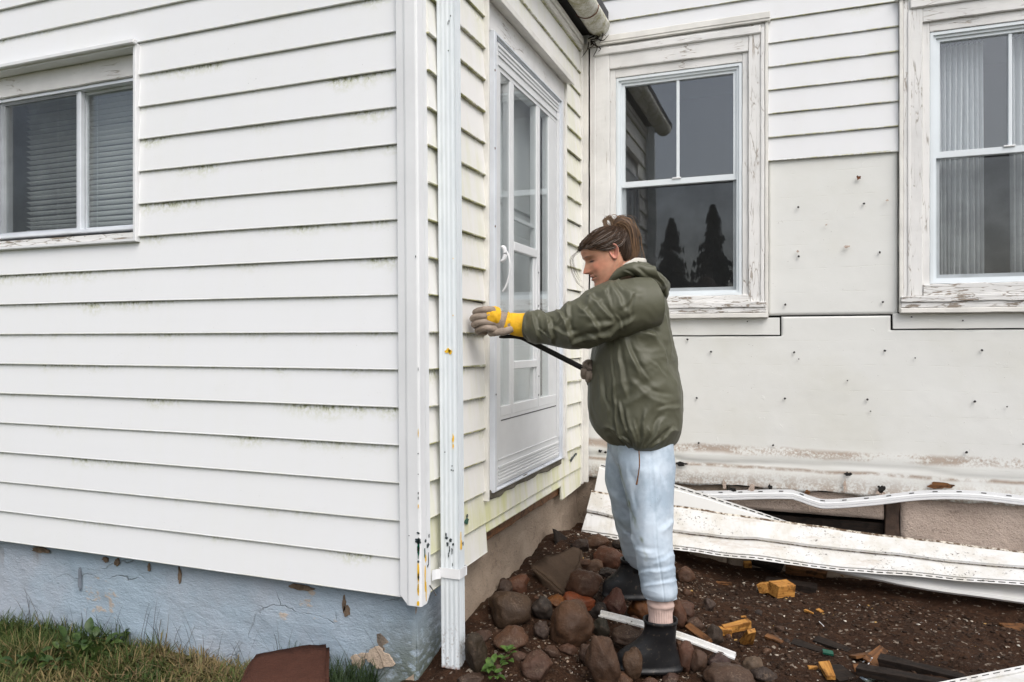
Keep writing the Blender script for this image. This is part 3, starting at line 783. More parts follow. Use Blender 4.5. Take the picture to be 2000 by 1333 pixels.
for a, b_ in ((YB[1], YB[2]), (YB[3], YB[4])):
    ybox('mullion', a, b_, XD - .02, XD + .0165, .865, ZG1, M['leaf'], sdoor, .003)
    ybox('mullion_bead', (a + b_) / 2 - .006, (a + b_) / 2 + .006, XD + .0160, XD + .0185, .885, ZG1, M['leaf'], sdoor, .002)
ybox('stile', YB[5], YB[6], XD - .02, XD + .0152, .915, ZG1, M['leaf'], sdoor, .002)
ybox('lock_rail', 2.904, 3.687, XD - .02, XD + .0172, .880, ZG0, M['leaf'], sdoor, .003)
ybox('groove_line', 2.91, 3.68, XD + .0158, XD + .0172, .862, .867, M['nail'], sdoor, .0005)
for z, h, st in ((1.600, .040, .018), (1.075, .036, .018)):
    ybox('meeting_rail', YB[2], YB[3], XD - .018, XD + st, z, z + h, M['leaf'], sdoor, .003)
ybox('meeting_rail', YB[2], YB[3], XD - .012, XD + .004, 1.742, 1.758, M['leaf'], sdoor, .002)
ybox('inner_stile', 3.345, YB[3], XD - .012, XD + .010, ZG0, 1.60, M['leaf'], sdoor, .002)
def ypane(y0, y1, z0, z1, x, mat, name='pane'):
    V, Fc = boxv(x, x + .004, y0, y1, z0, z1); org = (x, (y0 + y1) / 2, z0)
    me = mesh(V, Fc, org); recalc(me); return add(name, me, mat, sdoor, org)
ypane(YB[0] - .004, YB[1] + .004, ZG0, ZG1, XD + .008, M['glass_door'])
ypane(YB[2] - .004, YB[3] + .004, 1.62, ZG1, XD + .008, M['glass_door'])
ypane(YB[2] - .004, YB[3] + .004, 1.10, 1.62, XD + .002, M['glass_door'])
ypane(YB[2] - .004, YB[3] + .004, ZG0, 1.10, XD + .003, M['glass_door'])
ypane(YB[4] - .004, YB[5] + .004, ZG0, ZG1, XD + .008, M['glass_door'])
for y, z in ((3.39, 1.53), (3.39, 1.37), (3.395, 1.03), (3.39, .94), (2.826, 1.32), (2.827, .98)):
    splat(sdoor, (XD + (.0192 if y > 3 else .0275), y, z), AY, AZ, .004, .004, M['nail'], int(z * 100), name='screw', n=8, jag=0)
for y, z in ((2.816, 2.31), (2.816, 1.99), (2.818, 1.67)):
    splat(sdoor, (XD + .0275, y, z), AY, AZ, .004, .005, M['rust'], int(z * 100), name='screw', n=8, jag=.2)
hx = XD + .016
hm = MB()
V, Fc = sweep([(hx - .002, 2.922, 1.598, .014, .004), (hx + .008, 2.922, 1.596, .014, .009), (hx + .013, 2.922, 1.580, .011, .010), (hx + .013, 2.922, 1.560, .010, .010), (hx + .008, 2.922, 1.545, .011, .009), (hx - .002, 2.922, 1.536, .012, .006)], 24, 12, up=(0, 0, 1.)); hm.put(V, Fc)
V, Fc = sweep([(hx + .010, 2.926, 1.588, .006, .005), (hx + .022, 2.930, 1.572, .007, .004), (hx + .032, 2.932, 1.535, .0075, .0036), (hx + .030, 2.932, 1.485, .007, .0036), (hx + .016, 2.930, 1.435, .006, .004), (hx, 2.928, 1.408, .007, .004)], 34, 10, up=(1., 0, 0)); hm.put(V, Fc)
add('pull_handle', hm.make((hx, 2.926, 1.5), True, True), M['vinyl'], sdoor, (hx, 2.926, 1.5))

# eave of the wing: frieze strips, gutter with bracket and end, roof slope
ybox('frieze_board', 2.262, 4.186, EX + .001, EX + .022, 2.895, 2.925, M['vinyl_old'], wing, .003, .001)
ybox('frieze_board', 2.262, 4.186, EX + .001, EX + .032, 2.929, 2.962, M['vinyl_old'], wing, .003, .001)
ybox('dark_eave_gap', 2.15, 4.22, EX - .02, EX + .06, 2.992, 3.01, M['black'], wing, .001)  # black board painted as the dark, shaded gap below the eave
def half_gutter(y0, y1, n=26):
    V = []; cx, cz, r = -1.070, 3.035, .066
    ys = np.linspace(y0, y1, n)
    for y in ys:
        for rr in (r, r - .003):
            for j in range(15):
                t = math.pi + math.pi * j / 14
                V.append((cx + rr * math.cos(t) * 1.0, y, cz + rr * math.sin(t) * 1.05 + .0012 * vnoise(np.array([y * 4, j, 0.]))))
    Fc = []
    for i in range(n - 1):
        for h in range(2):
            for j in range(14):
                a = i * 30 + h * 15 + j; Fc.append((a, a + 1, a + 31, a + 30))
        for j in (0, 14):
            a = i * 30 + j; Fc.append((a, a + 15, a + 45, a + 30))
    Fc += [tuple(i for i in range(15)), tuple((n - 1) * 30 + j for j in range(15))]
    return V, Fc
b = B('mossy_gutter'); p = b.pos(); n1 = b.noise(p, 14, 5, .65); n3 = b.noise(p, 90, 3, .6)
cc = b.mix(b.ma('MULTIPLY', b.rng(b.ma('ADD', b.ma('MULTIPLY', n1, .65), b.ma('MULTIPLY', n3, .35)), .42, .62), .8), (.64, .63, .58), (.27, .25, .10))
M['gutter'] = b.done(cc, .55, b.bump(n3, .2, .003), spec=.4)
V, Fc = half_gutter(2.1, 4.208); me = mesh(V, Fc, (-1.07, 3.1, 2.97), True); recalc(me)
gut = add('gutter', me, M['gutter'], wing, (-1.07, 3.1, 2.97))
V, Fc = tube([(-1.139, 3.93, 3.03), (-1.122, 3.93, 2.985), (-1.07, 3.935, 2.9635), (-1.018, 3.94, 2.985), (-1.003, 3.942, 3.03)], .0032, 6, 20)
add('bracket', mesh(V, Fc, (0, 0, 0), True), M['rust'], gut)
V = [(-1.02, 1.95, 3.115), (-1.02, 4.24, 3.115), (-4.2, 4.24, 4.5), (-4.2, 1.95, 4.5)]
V = np.array(V + [(x, y, z - .05) for x, y, z in V])
me = mesh(V, [(0, 1, 2, 3), (7, 6, 5, 4), (0, 4, 5, 1), (1, 5, 6, 2), (2, 6, 7, 3), (3, 7, 4, 0)], (-2, 3, 3.1)); recalc(me)
add('roof', me, M['roof'], wing, (-2, 3, 3.1))
twig = empty('twig_debris', (-1.115, 4.20, 2.90), 'tuft of black twigs and leaves caught at the gutter end', 'debris')
for k in range(16):
    a = np.array((-1.11 + random.uniform(-.02, .04), 4.19, 2.955 + random.uniform(-.03, .03)))
    pts = [a, a + np.array((random.uniform(-.02, .06), random.uniform(-.02, .02), random.uniform(-.05, .06)))]
    pts.append(pts[1] + np.array((random.uniform(-.03, .05), random.uniform(-.02, .01), random.uniform(-.06, .05))))
    V, Fc = tube(pts, [.004, .003, .001], 5); add('twig', mesh(V, Fc, (0, 0, 0), True), M['wood_dk'], twig)
# room inside the wing
def room(name, x0, x1, y0, y1, z0, z1, mat, parent):
    V, Fc = boxv(x0, x1, y0, y1, z0, z1); return V, Fc
add('porch_floor', mesh([(-3.95, 2.32, .57), (-1.29, 2.32, .57), (-1.29, 4.2, .57), (-3.95, 4.2, .57)], [(0, 1, 2, 3)]), M['room_light'], wing)
add('porch_ceiling', mesh([(-3.95, 2.2, 2.98), (-1.19, 2.2, 2.98), (-1.19, 4.25, 2.98), (-3.95, 4.25, 2.98)], [(3, 2, 1, 0)]), M['room_light'], wing)
add('porch_wall', mesh([(-3.93, 2.2, .3), (-3.93, 4.25, .3), (-3.93, 4.25, 3.1), (-3.93, 2.2, 3.1)], [(0, 1, 2, 3)]), M['room_light'], wing)
add('porch_wall', mesh([(-2.35, 2.33, .57), (-2.35, 4.2, .57), (-2.35, 4.2, 2.98), (-2.35, 2.33, 2.98)], [(0, 1, 2, 3)]), M['room_light'], wing)

add('porch_wall', mesh([(-3.95, 4.2, .5), (-1.19, 4.2, .5), (-1.19, 4.2, 3.1), (-3.95, 4.2, 3.1)], [(0, 1, 2, 3)]), M['room_light'], wing)
M['inner'] = m_plain('inner_door_paint', (.66, .68, .68), .5, .06, 3, .05, 30)
ybox('inner_door', 2.80, 3.80, EX - .145, EX - .105, .57, 2.50, M['inner'], wing, .003)
for za, zb in ((.70, 1.18), (1.30, 1.72), (1.84, 2.36)):
    for ya, yb in ((2.93, 3.27), (3.36, 3.70)):
        ybox('inner_door_panel', ya, yb, EX - .106, EX - .096, za, zb, M['inner'], wing, .006)

# ------------------------------------------------------------------ the main house
BY = 4.25
house = empty('main_house', (0, 4.3, 0), 'main house wall half stripped of siding, with two peeling windows', 'house')
BS = 4.246                       # plane behind the back siding
ZB = lambda k: 2.170 + .1270 * k
for k in range(0, 12):
    z = ZB(k)
    if k < 6:
        course(house, 'x', -.140, .487, BS, -1, z, M['sid_back'], h=.127, seed=300 + k, tilt=-.008 * (1 if k == 0 else .4))
        course(house, 'x', 1.482, 2.6, BS, -1, z, M['sid_back'], h=.127, seed=330 + k)
    else:
        course(house, 'x', EX, 2.6, BS, -1, z, M['sid_back'], h=.127, seed=360 + k, over=.0)
for k in range(-12, 0):
    course(house, 'x', 1.482, 2.6, BS, -1, ZB(k), M['sid_back'], h=.127, seed=400 - k)
# sheathing: panel between the windows, and the big lower sheet with its notches
def sheet(name, poly_x, z0, z1, nu, nv, disp):
    V, Fc = grid_wall([(poly_x[0], BY, z0), (poly_x[1], BY, z0), (poly_x[1], BY, z1), (poly_x[0], BY, z1)], nu, nv, disp, .014)
    org = ((poly_x[0] + poly_x[1]) / 2, BY, z0)
    return add(name, mesh(V, Fc, org, True), M['sheath'], house, org)
shd = lambda Q: .0012 * fbm(Q * np.array((1.5, 1, 5.)), 2) + .0006 * fbm(Q * 14, 3)
def low_disp(Q):
    z = Q[..., 2] + .015 * fbm(Q * np.array((2.3, 1, .5)), 2)
    rid = .005 * np.exp(-((z - .575) / .03) ** 2) - .005 * np.exp(-((z - .535) / .006) ** 2) + .003 * np.exp(-((z - .47) / .03) ** 2)
    return shd(Q) + rid * (.6 + .6 * sstep(.5, -.6, Q[..., 0]))
sheet('sheathing_panel', (-.140, .484), 1.338, 2.20, 40, 50, shd)
xs_ = np.unique(np.concatenate([np.linspace(-1.18, -.074, 74), np.linspace(-.074, .452, 36), np.linspace(.452, 1.62, 78)]))
zs_ = np.unique(np.concatenate([np.linspace(.400, 1.226, 74), np.linspace(1.226, 1.256, 4), np.linspace(1.256, 1.330, 8)]))
XX, ZZ = np.meshgrid(xs_, zs_)
Q = np.stack([XX, 0 * XX + BY, ZZ], -1); Q[..., 1] -= low_disp(Q)
Q[0, :, 2] += .012 * fbm(Q[0] * 9, 3)
ii = np.arange(XX.size).reshape(XX.shape)
Fc = []
for r in range(len(zs_) - 1):
    for c_ in range(len(xs_) - 1):
        xm, zm = (xs_[c_] + xs_[c_ + 1]) / 2, (zs_[r] + zs_[r + 1]) / 2
        if (xm < -.074 and zm > 1.226) or (xm > .452 and zm > 1.256): continue
        Fc.append((ii[r, c_], ii[r, c_ + 1], ii[r + 1, c_ + 1], ii[r + 1, c_]))
bm = bmesh.new(); me = mesh(Q.reshape(-1, 3), Fc, (0, BY, .4)); bm.from_mesh(me)
bmesh.ops.delete(bm, geom=[v for v in bm.verts if not v.link_faces], context='VERTS'); bm.to_mesh(me); bm.free(); me.shade_smooth()
o_ = add('sheathing_panel', me, M['sheath'], house, (0, BY, .4))
sol = o_.modifiers.new('thickness', 'SOLIDIFY'); sol.thickness = .010; sol.offset = -1
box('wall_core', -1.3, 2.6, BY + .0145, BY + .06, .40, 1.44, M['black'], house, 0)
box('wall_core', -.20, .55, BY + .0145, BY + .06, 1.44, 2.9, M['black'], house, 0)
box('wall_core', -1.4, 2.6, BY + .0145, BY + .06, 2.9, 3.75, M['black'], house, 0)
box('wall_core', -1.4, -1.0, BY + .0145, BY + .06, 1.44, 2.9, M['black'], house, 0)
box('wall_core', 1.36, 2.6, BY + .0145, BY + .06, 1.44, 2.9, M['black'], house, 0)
nails = [(1343, 662), (1389, 686), (1551, 687), (1728, 684), (1917, 683), (1361, 776), (1533, 777), (1694, 779), (1903, 783), (1365, 864), (1510, 868), (1887, 882), (1655, 742), (1700, 802), (1787, 698), (1966, 793),
         (1559, 404), (1687, 397), (1560, 500), (1718, 492), (1534, 594), (1724, 589), (1780, 618), (1460, 627), (1692, 970), (1880, 625), (1997, 866), (1560, 700)]
for i, (px, py) in enumerate(nails):
    c_ = onY(px, py, BY - .004)
    r = .0058 if i < 12 or 15 < i < 22 else .0035
    splat(house, c_ + np.array((0, -.006, 0)), AX, AZ, r, r, M['nail'], 500 + i, name='nail_head', n=9, jag=.25, h=.004)
for i, (px, py, s1, s2, mk) in enumerate([(1677, 346, .008, .010, 'rust'), (1654, 480, .012, .007, 'tan'), (1614, 438, .005, .004, 'tan'), (1558, 490, .006, .005, 'tan'), (1733, 390, .006, .005, 'tan'), (1656, 925, .016, .012, 'ink'), (1720, 953, .016, .016, 'ink'), (1719, 962, .018, .009, 'tan'), (1415, 945, .012, .02, 'tan'), (1467, 952, .014, .02, 'tan'), (1505, 950, .010, .014, 'ink'), (1430, 955, .022, .008, 'ink'), (1330, 905, .03, .010, 'ink'), (1838, 948, .055, .014, 'brn'), (1577, 960, .012, .012, 'brn'), (1650, 945, .006, .03, 'tan'), (1172, 880, .012, .008, 'ink'), (1183, 882, .008, .006, 'ink')]):
    mt = {'rust': M['rust'], 'ink': M['black'], 'tan': M['conc_back'], 'brn': M['wood_br']}[mk]
    splat(house, onY(px, py, BY - .016) , AX, AZ, s1, s2, mt, 600 + i, name='hole_stain_patch', n=22, jag=.6, h=.003)  # black ones paint the dark of holes; rust and tan ones are stains
# foundation, cellar opening, lintel, wooden post
cr = lambda Q: .004 * fbm(Q * 12, 4) + .008 * fbm(Q * 3, 2)
def fslab(name, x0, x1, z0, z1, y, mat, nu=40, nv=14):
    V, Fc = grid_wall([(x0, y, z0), (x1, y, z0), (x1, y, z1), (x0, y, z1)], nu, nv, cr, .16)
    return add(name, mesh(V, Fc, ((x0 + x1) / 2, y, z0), True), mat, house, ((x0 + x1) / 2, y, z0))
M['wood_old'] = m_plain('old_dark_post', (.075, .045, .03), .8, .3, 20, .6, 60, .004)
fslab('foundation', .50, 2.6, -.2, .43, 4.262, M['conc_back'], 70, 26)
fslab('foundation', -1.25, -.36, -.2, .41, 4.275, M['conc'], 30, 20)
fslab('lintel', -.355, .425, .275, .42, 4.283, M['conc_back'], 30, 8)
fslab('foundation', -.355, .425, -.2, .06, 4.275, M['conc'], 30, 8)
box('cellar_post', .43, .495, 4.262, 4.36, .0, .40, M['wood_old'], house, .004, .004)
box('cellar_frame', -.30, .43, 4.30, 4.36, .175, .25, M['wood_dk'], house, .004, .003)
box('cellar_frame', -.30, .43, 4.31, 4.36, .05, .09, M['wood_dk'], house, .004, .003)
for x in (.10, .35): box('cellar_bar', x, x + .012, 4.305, 4.32, .085, .18, M['conc_back'], house, .002)
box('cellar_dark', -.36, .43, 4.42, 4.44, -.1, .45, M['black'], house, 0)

def sash_window(x0, x1, z0, z1, co_l, co_r, ctop, label, mid, sill_z, apron, sill_l, sill_r, lite):
    w = frame_obj('window', house, x0, x1, z0, z1, .030, BY - .006, BY + .06, M['frame'], step=.010)
    w['label'] = label
    # casing: flat outer boards, a bead, and an inner stop board
    tp = z1 + .005
    box('casing_board', co_l, x0 - .034, BY - .028, BY + .02, sill_z + .06, ctop, M['peel_zh'] if lite else M['peel_z'], w, .003, .0015)
    box('casing_board', x0 - .0335, x0 - .001, BY - .012, BY + .02, sill_z + .06, tp + .045, M['peel_z'], w, .003, .001)
    box('casing_board', x1 + .001, x1 + .0335, BY - .012, BY + .02, sill_z + .06, tp + .045, M['peel_z'], w, .003, .001)
    box('casing_board', x1 + .034, co_r, BY - .028, BY + .02, sill_z + .06, ctop, M['peel_zh'], w, .003, .0015)
    box('casing_bead', co_r - .022, co_r - .004, BY - .036, BY - .0285, sill_z + .06, ctop - .03, M['peel_zh'], w, .003, .0012)
    box('casing_bead', co_l + .02, co_l + .036, BY - .033, BY - .0285, sill_z + .06, ctop - .06, M['peel_z'], w, .003, .0012)
    box('head_board', x0 - .0335, x1 + .0335, BY - .026, BY + .02, tp + .0455, ctop, M['peel_x'], w, .003, .0015)
    box('head_board', x0 - .0005, x1 + .0005, BY - .010, BY + .02, z1 + .001, tp + .045, M['peel_x'], w, .002, .001)
    box('crown_board', co_l + .03, co_r - .023, BY - .040, BY - .0265, ctop - .055, ctop - .012, M['peel_x'], w, .005, .0018)
    # sill (split, peeling) and the strip below it
    for i, (za, zb, yp) in enumerate(((sill_z + .030, sill_z + .062, .048), (sill_z, sill_z + .0295, .040))):
        box('sill', sill_l, sill_r, BY - yp, BY + .03, za, zb, M['peel_xh'], w, .003, .0035)
    box('sill', x0 - .0332, x1 + .0332, BY - .034, BY + .05, sill_z + .0625, z0 - .0005, M['peel_xh'], w, .003, .003)
    box('sill_flashing', sill_l - .004, sill_r + .01, BY - .046, BY - .002, sill_z - .026, sill_z - .001, M['vinyl_old'], w, .003, .0012)
    box('apron', apron[0], apron[1], BY - .008, BY + .012, apron[2], sill_z - .0262, M['sheath'], w, .002, .0015)
    # channel of the siding that once met the casing
    zm = .5 * (z0 + z1) + .012
    sl = frame_obj('sash', w, x0 + .028, x1 - .028, zm - .012, z1 - .028, .020, BY + .014, BY + .04, M['frame'], bot=.034, top=.018)
    sl2 = frame_obj('sash', w, x0 + .028, x1 - .028, z0 + .026, zm + .012, .022, BY + .034, BY + .06, M['frame'], bot=.024, top=.02)
    box('muntin', mid - .0085, mid + .0085, BY + .018, BY + .034, zm + .020, z1 - .046, M['frame'], w, .003)
    box('sash_lock', mid - .03, mid + .02, BY + .006, BY + .014, zm + .018, zm + .027, M['vinyl'], w, .002)
    pane(w, x0 + .046, mid - .0085, zm + .020, z1 - .044, BY + .028)
    pane(w, mid + .0085, x1 - .046, zm + .020, z1 - .044, BY + .028)
    pane(w, x0 + .048, x1 - .048, z0 + .048, zm - .006, BY + .048)
    pane(w, x0 + .034, x1 - .034, z0 + .030, zm - .010, BY + .018, M['screen'], 'insect_screen', 0)
    return w
w1 = sash_window(-.978, -.276, 1.452, 2.726, -1.128, -.157, 2.915, 'peeling double hung window nearest the wing', -.627, 1.352, (-1.13, -.083, 1.232), -1.12, -.150, False)
box('channel', -.1565, -.1405, BY - .034, BY, 1.352, 2.930, M['vinyl_old'], w1, .002, .001)
box('channel', EX + .047, -.130, BY - .046, BY - .002, 2.918, 2.934, M['vinyl_old'], w1, .002, .001)
box('channel', EX + .047, -.130, BY - .050, BY - .038, 2.930, 2.966, M['vinyl_old'], w1, .003, .001)
w2 = sash_window(.628, 1.330, 1.486, 2.754, .506, 1.466, 2.93, 'peeling double hung window with sheer curtains behind', .979, 1.366, (.462, 1.52, 1.262), .496, 1.474, True)
box('channel', .489, .5055, BY - .034, BY, 1.345, 2.930, M['vinyl_old'], w2, .002, .001)
box('channel', 1.4665, 1.482, BY - .034, BY, 1.345, 2.930, M['vinyl_old'], w2, .002, .001)
box('channel', .475, 1.50, BY - .046, BY - .002, 2.931, 2.9475, M['vinyl_old'], w2, .002, .001)
# dark room behind the windows, roof above
V, Fc = boxv(-1.4, 2.6, 4.315, 7.5, .6, 3.6)
me = mesh(V, [f for i, f in enumerate(Fc) if i != 2], (0, 5, .6)); add('room', me, M['room'], house, (0, 5, .6))
V, Fc = boxv(-5, 3.0, 4.16, 8.5, 3.70, 3.78); add('roof', mesh(V, Fc, (0, 5, 3.7)), M['roof'], house, (0, 5, 3.7))
# sheer curtains
b = B('sheer_curtain')
df = b.n('BsdfDiffuse', {0: (.90, .91, .92)}); tl = b.n('BsdfTranslucent', {0: (.9, .91, .92)}); tr = b.n('BsdfTransparent', {0: (1, 1, 1)})
mx = b.n('MixShader', {0: .35, 1: df.outputs[0], 2: tl.outputs[0]})
mx2 = b.n('MixShader', {0: b.rng(b.noise(b.vm(b.pos(), (60., 60., 4.)), 1., 3, .5), .3, .7, .04, .20), 1: mx.outputs[0], 2: tr.outputs[0]})
b.t.links.new(mx2.outputs[0], b.out.inputs['Surface']); M['sheer'] = b.m
def curtain(x0, x1, label, ph):
    n, mz = 110, 14; V = []
    for k in range(mz):
        z = 1.30 + 1.42 * k / (mz - 1); q = 1 - k / (mz - 1)
        for i in range(n):
            t = i / (n - 1); amp = .016
            x = x0 + (x1 - x0) * t + .012 * q * math.sin(t * 9 + ph)
            V.append((x, 4.375 + amp * math.sin(t * 62 + ph + .8 * math.sin(t * 7)) + .01 * q * math.sin(t * 23 + ph), z))
    Fc = [(k * n + i, k * n + i + 1, (k + 1) * n + i + 1, (k + 1) * n + i) for k in range(mz - 1) for i in range(n - 1)]
    add('curtain', mesh(V, Fc, ((x0 + x1) / 2, 4.375, 1.30), True), M['sheer'], None, ((x0 + x1) / 2, 4.375, 1.30), label, 'curtain')
curtain(.65, .885, 'sheer white curtain gathered at the left side of the window', 0.)
curtain(1.00, 1.33, 'sheer white curtain on the right side, beyond the window bar', 2.)

# ------------------------------------------------------------------ fallen siding, strips
def onZ(px, py, z):
    r = ray(px, py); return np.array((0, 0, CAMZ)) + r * ((z - CAMZ) / r[2])
def G(px, py, dz=0.):
    """where the line of sight meets the ground (plus dz)"""
    r = ray(px, py); t = np.linspace(1.6, 6, 900)
    P = np.array((0, 0, CAMZ)) + r * t[:, None]
    below = P[:, 2] < gh(P[:, 0], P[:, 1]) + dz
    return P[np.argmax(below)] if below.any() else P[-1]
M['fallen'] = m_siding('fallen_siding', base=(.68, .68, .665), algae=.05, moss=0., under=0., dirt=.5)
b = B('muddy_siding'); p = b.pos(); n2 = b.noise(p, 9, 5, .65); n3 = b.noise(p, 75, 3, .65); n4 = b.noise(p, 170, 2, .5)
cc = b.mix(b.rng(n2, .38, .7), (.66, .66, .65), (.56, .54, .49))
zz = b.xyz(p)[2]
sp = b.ma('MULTIPLY', b.rng(n3, .585, .65), b.rng(b.noise(b.vm(p, (1., 1., 3.)), 3.2, 4, .65), .46, .62))
sm_ = b.ma('MULTIPLY', b.rng(b.noise(b.vm(p, (1., 2., 5.)), 5., 5, .7), .55, .72), .5)
cc = b.mix(sm_, cc, (.42, .34, .26))
cc = b.mix(b.ma('MULTIPLY', sp, .9), cc, (.055, .04, .03))
cc = b.mix(b.ma('MULTIPLY', b.ma('MULTIPLY', b.rng(n4, .68, .74), b.rng(n2, .45, .6)), .8), cc, (.05, .035, .03))
M['mud'] = b.done(cc, .5, b.bump(n2, .1, .005), spec=.4)
b = B('caked_grime'); p = b.pos(); n3 = b.noise(b.vm(p, (1., 1., 1.)), 45, 4, .65)
M['grime'] = b.done(b.mix(b.rng(n3, .38, .58), (.62, .58, .50), (.10, .065, .04)), .85, spec=.2)
def ruled(rows, n=60, wob=.002, seed=0.):
    S_ = [cat_rom([onY(*c_) for c_ in r], n) for r in rows]
    V = np.array(S_)
    V[..., 2] += wob * fbm(V * 6 + seed, 2); V[..., 1] += wob * fbm(V * 5 + seed + 9, 2)
    m_ = len(rows); V = V.reshape(-1, 3)
    Fc = [(k * n + i, k * n + i + 1, (k + 1) * n + i + 1, (k + 1) * n + i) for k in range(m_ - 1) for i in range(n - 1)]
    return V, Fc
def panel_obj(name, rows, label, mat, n=60, seed=0., th=.0016, cat='siding panel', wob=.002, dirt=()):
    V, Fc = ruled(rows, n, wob, seed)
    org = V[0]
    me = mesh(V, Fc, org)
    o = add(name, me, [mat, M['grime']], None, org, label, cat)
    for r in dirt:
        for i in range(n - 1): me.polygons[r * (n - 1) + i].material_index = 1
    md = o.modifiers.new('thickness', 'SOLIDIFY'); md.thickness = th; md.offset = 0
    return o, V.reshape(len(rows), n, 3)
def slots(parent, A, Bv, every=.042, length=.028, h=.0045, out=(0, -.0022, .0006)):
    """dark bars laid on the hem as painted nail slots, between the two edge curves"""
    mb_ = MB(); A = np.asarray(A); Bv = np.asarray(Bv); Pm = A * .5 + Bv * .5
    d = np.r_[0, np.cumsum(np.linalg.norm(np.diff(Pm, axis=0), axis=1))]
    s = .01
    while s + length < d[-1]:
        e = [np.array([np.interp(t, d, Pm[:, k]) for k in range(3)]) for t in (s, s + length)]
        u = np.array([np.interp(s, d, (Bv - A)[:, k]) for k in range(3)]); u /= np.linalg.norm(u)
        o = np.array(out)
        q = [e[0] - u * h / 2 + o, e[1] - u * h / 2 + o, e[1] + u * h / 2 + o, e[0] + u * h / 2 + o]
        q2 = [x + np.array((0, .0028, 0)) for x in q]
        mb_.put(q + q2, [(0, 1, 2, 3), (7, 6, 5, 4), (0, 4, 5, 1), (1, 5, 6, 2), (2, 6, 7, 3), (3, 7, 4, 0)])
        s += every
    org = Pm[0]
    return add('dark_slot_bars', mb_.make(org, fix=True), M['black'], parent, org, kind='stuff')  # black bars stand for the darkness showing through the hem holes
xs = (1.0,)
top = [(1155, 960, 4.10), (1320, 990, 4.13), (1480, 1014, 4.14), (1750, 1050, 4.14), (2000, 1079, 4.13), (2130, 1094, 4.12)]
mid = [(1146, 996, 4.045), (1320, 1036, 4.055), (1480, 1052, 4.06), (1750, 1082, 4.06), (2000, 1107, 4.055), (2130, 1119, 4.05)]
hem = [(1136, 1033, 3.985), (1320, 1065, 3.98), (1480, 1084, 3.98), (1650, 1105, 3.98), (2000, 1134, 3.985), (2130, 1145, 3.985)]
bot = [(1133, 1042, 3.972), (1320, 1074, 3.968), (1480, 1093, 3.968), (1650, 1114, 3.97), (2000, 1143, 3.972), (2130, 1154, 3.972)]
sh = lambda r, dy, dY: [(a, y + dy, Y + dY) for a, y, Y in r]
p1, R1 = panel_obj('fallen_siding_panel', [sh(top, -4, .012), top, sh(mid, -2, -.006), sh(mid, 2, -.004), sh(mid, 4, .006), sh(hem, 0, 0), sh(hem, 2, .004), bot], 'long muddy double siding panel leaning against the house base behind the woman', M['mud'], 90, 1., wob=.004, dirt=(0, 3))
slots(p1, R1[6], R1[7])
top2 = [(1172, 902, 4.185), (1240, 922, 4.185), (1320, 945, 4.185), (1430, 980, 4.18), (1548, 1021, 4.165)]
hm2 = [(1170, 911, 4.18), (1240, 931, 4.18), (1320, 955, 4.18), (1430, 988, 4.175), (1548, 1026, 4.163)]
bot2 = [(1160, 962, 4.12), (1240, 978, 4.135), (1320, 993, 4.145), (1430, 1010, 4.15), (1550, 1031, 4.155)]
p2, R2 = panel_obj('fallen_siding_panel', [top2, hm2, sh(hm2, 2, -.006), bot2], 'narrow slanting siding panel tapering behind the long muddy panel', M['fallen'], 60, 2.)
slots(p2, R2[0], R2[1])
lo = [(1560, 1098, 4.03), (1680, 1124, 4.01), (1800, 1147, 4.0), (2000, 1176, 4.0), (2130, 1196, 4.0)]
p3, R3 = panel_obj('fallen_siding_panel', [sh(lo, -62, .14), sh(lo, -6, 0.), sh(lo, 0, -.004), sh(lo, 3, .006)], 'clean siding panel underneath the long muddy panel, bowed at the ground', M['fallen'], 60, 3.)
st = [(1362, 957, 4.236), (1400, 957, 4.234), (1530, 955, 4.230), (1556, 958, 4.228), (1588, 969, 4.22), (1618, 974, 4.218), (1700, 968, 4.216), (1800, 957, 4.21), (1900, 957, 4.212), (2000, 967, 4.216), (2130, 980, 4.22)]
p4, R4 = panel_obj('starter_strip', [st, sh(st, 7, -.001), sh(st, 8, -.006), sh(st, 13, -.006), sh(st, 14, -.002), sh(st, 15, -.006), sh(st, 18, -.006), sh(st, 19, .001)], 'wavy white starter strip pulled loose along the base of the wall', M['vinyl'], 110, 4., cat='trim strip', wob=.001)
slots(p4, R4[0], R4[1], .105, .022, .004)
# strip of channel lying among the rocks, and a panel corner at the lower right
A_, B_ = onZ(1172, 1199, .105), onZ(1436, 1283, .030)
dv = B_ - A_; dv /= np.linalg.norm(dv); sv = np.cross(dv, UV); sv /= np.linalg.norm(sv)
V = []; nseg = 24
prf = [(-.026, .004), (-.026, -.002), (.006, -.002), (.008, .010), (.018, .010), (.020, -.002), (.028, -.002), (.028, .002), (.022, .001), (.0205, .0125), (.006, .0125), (.004, .000), (-.024, .000), (-.024, .004)]
for i in range(nseg):
    c_ = A_ + (B_ - A_) * i / (nseg - 1) + UV * (.012 * math.sin(i / 23 * 3.1))
    for a, h in prf: V.append(c_ - sv * a * .8 + UV * h)
m = len(prf)
Fc = [(i * m + j, i * m + (j + 1) % m, (i + 1) * m + (j + 1) % m, (i + 1) * m + j) for i in range(nseg - 1) for j in range(m)] + [tuple(range(m)), tuple((nseg - 1) * m + j for j in range(m))]
me = mesh(V, Fc, A_); recalc(me)
strip = add('channel_strip', me, M['mud'], None, A_, 'white plastic channel strip lying across the rocks behind the near boot', 'trim strip')
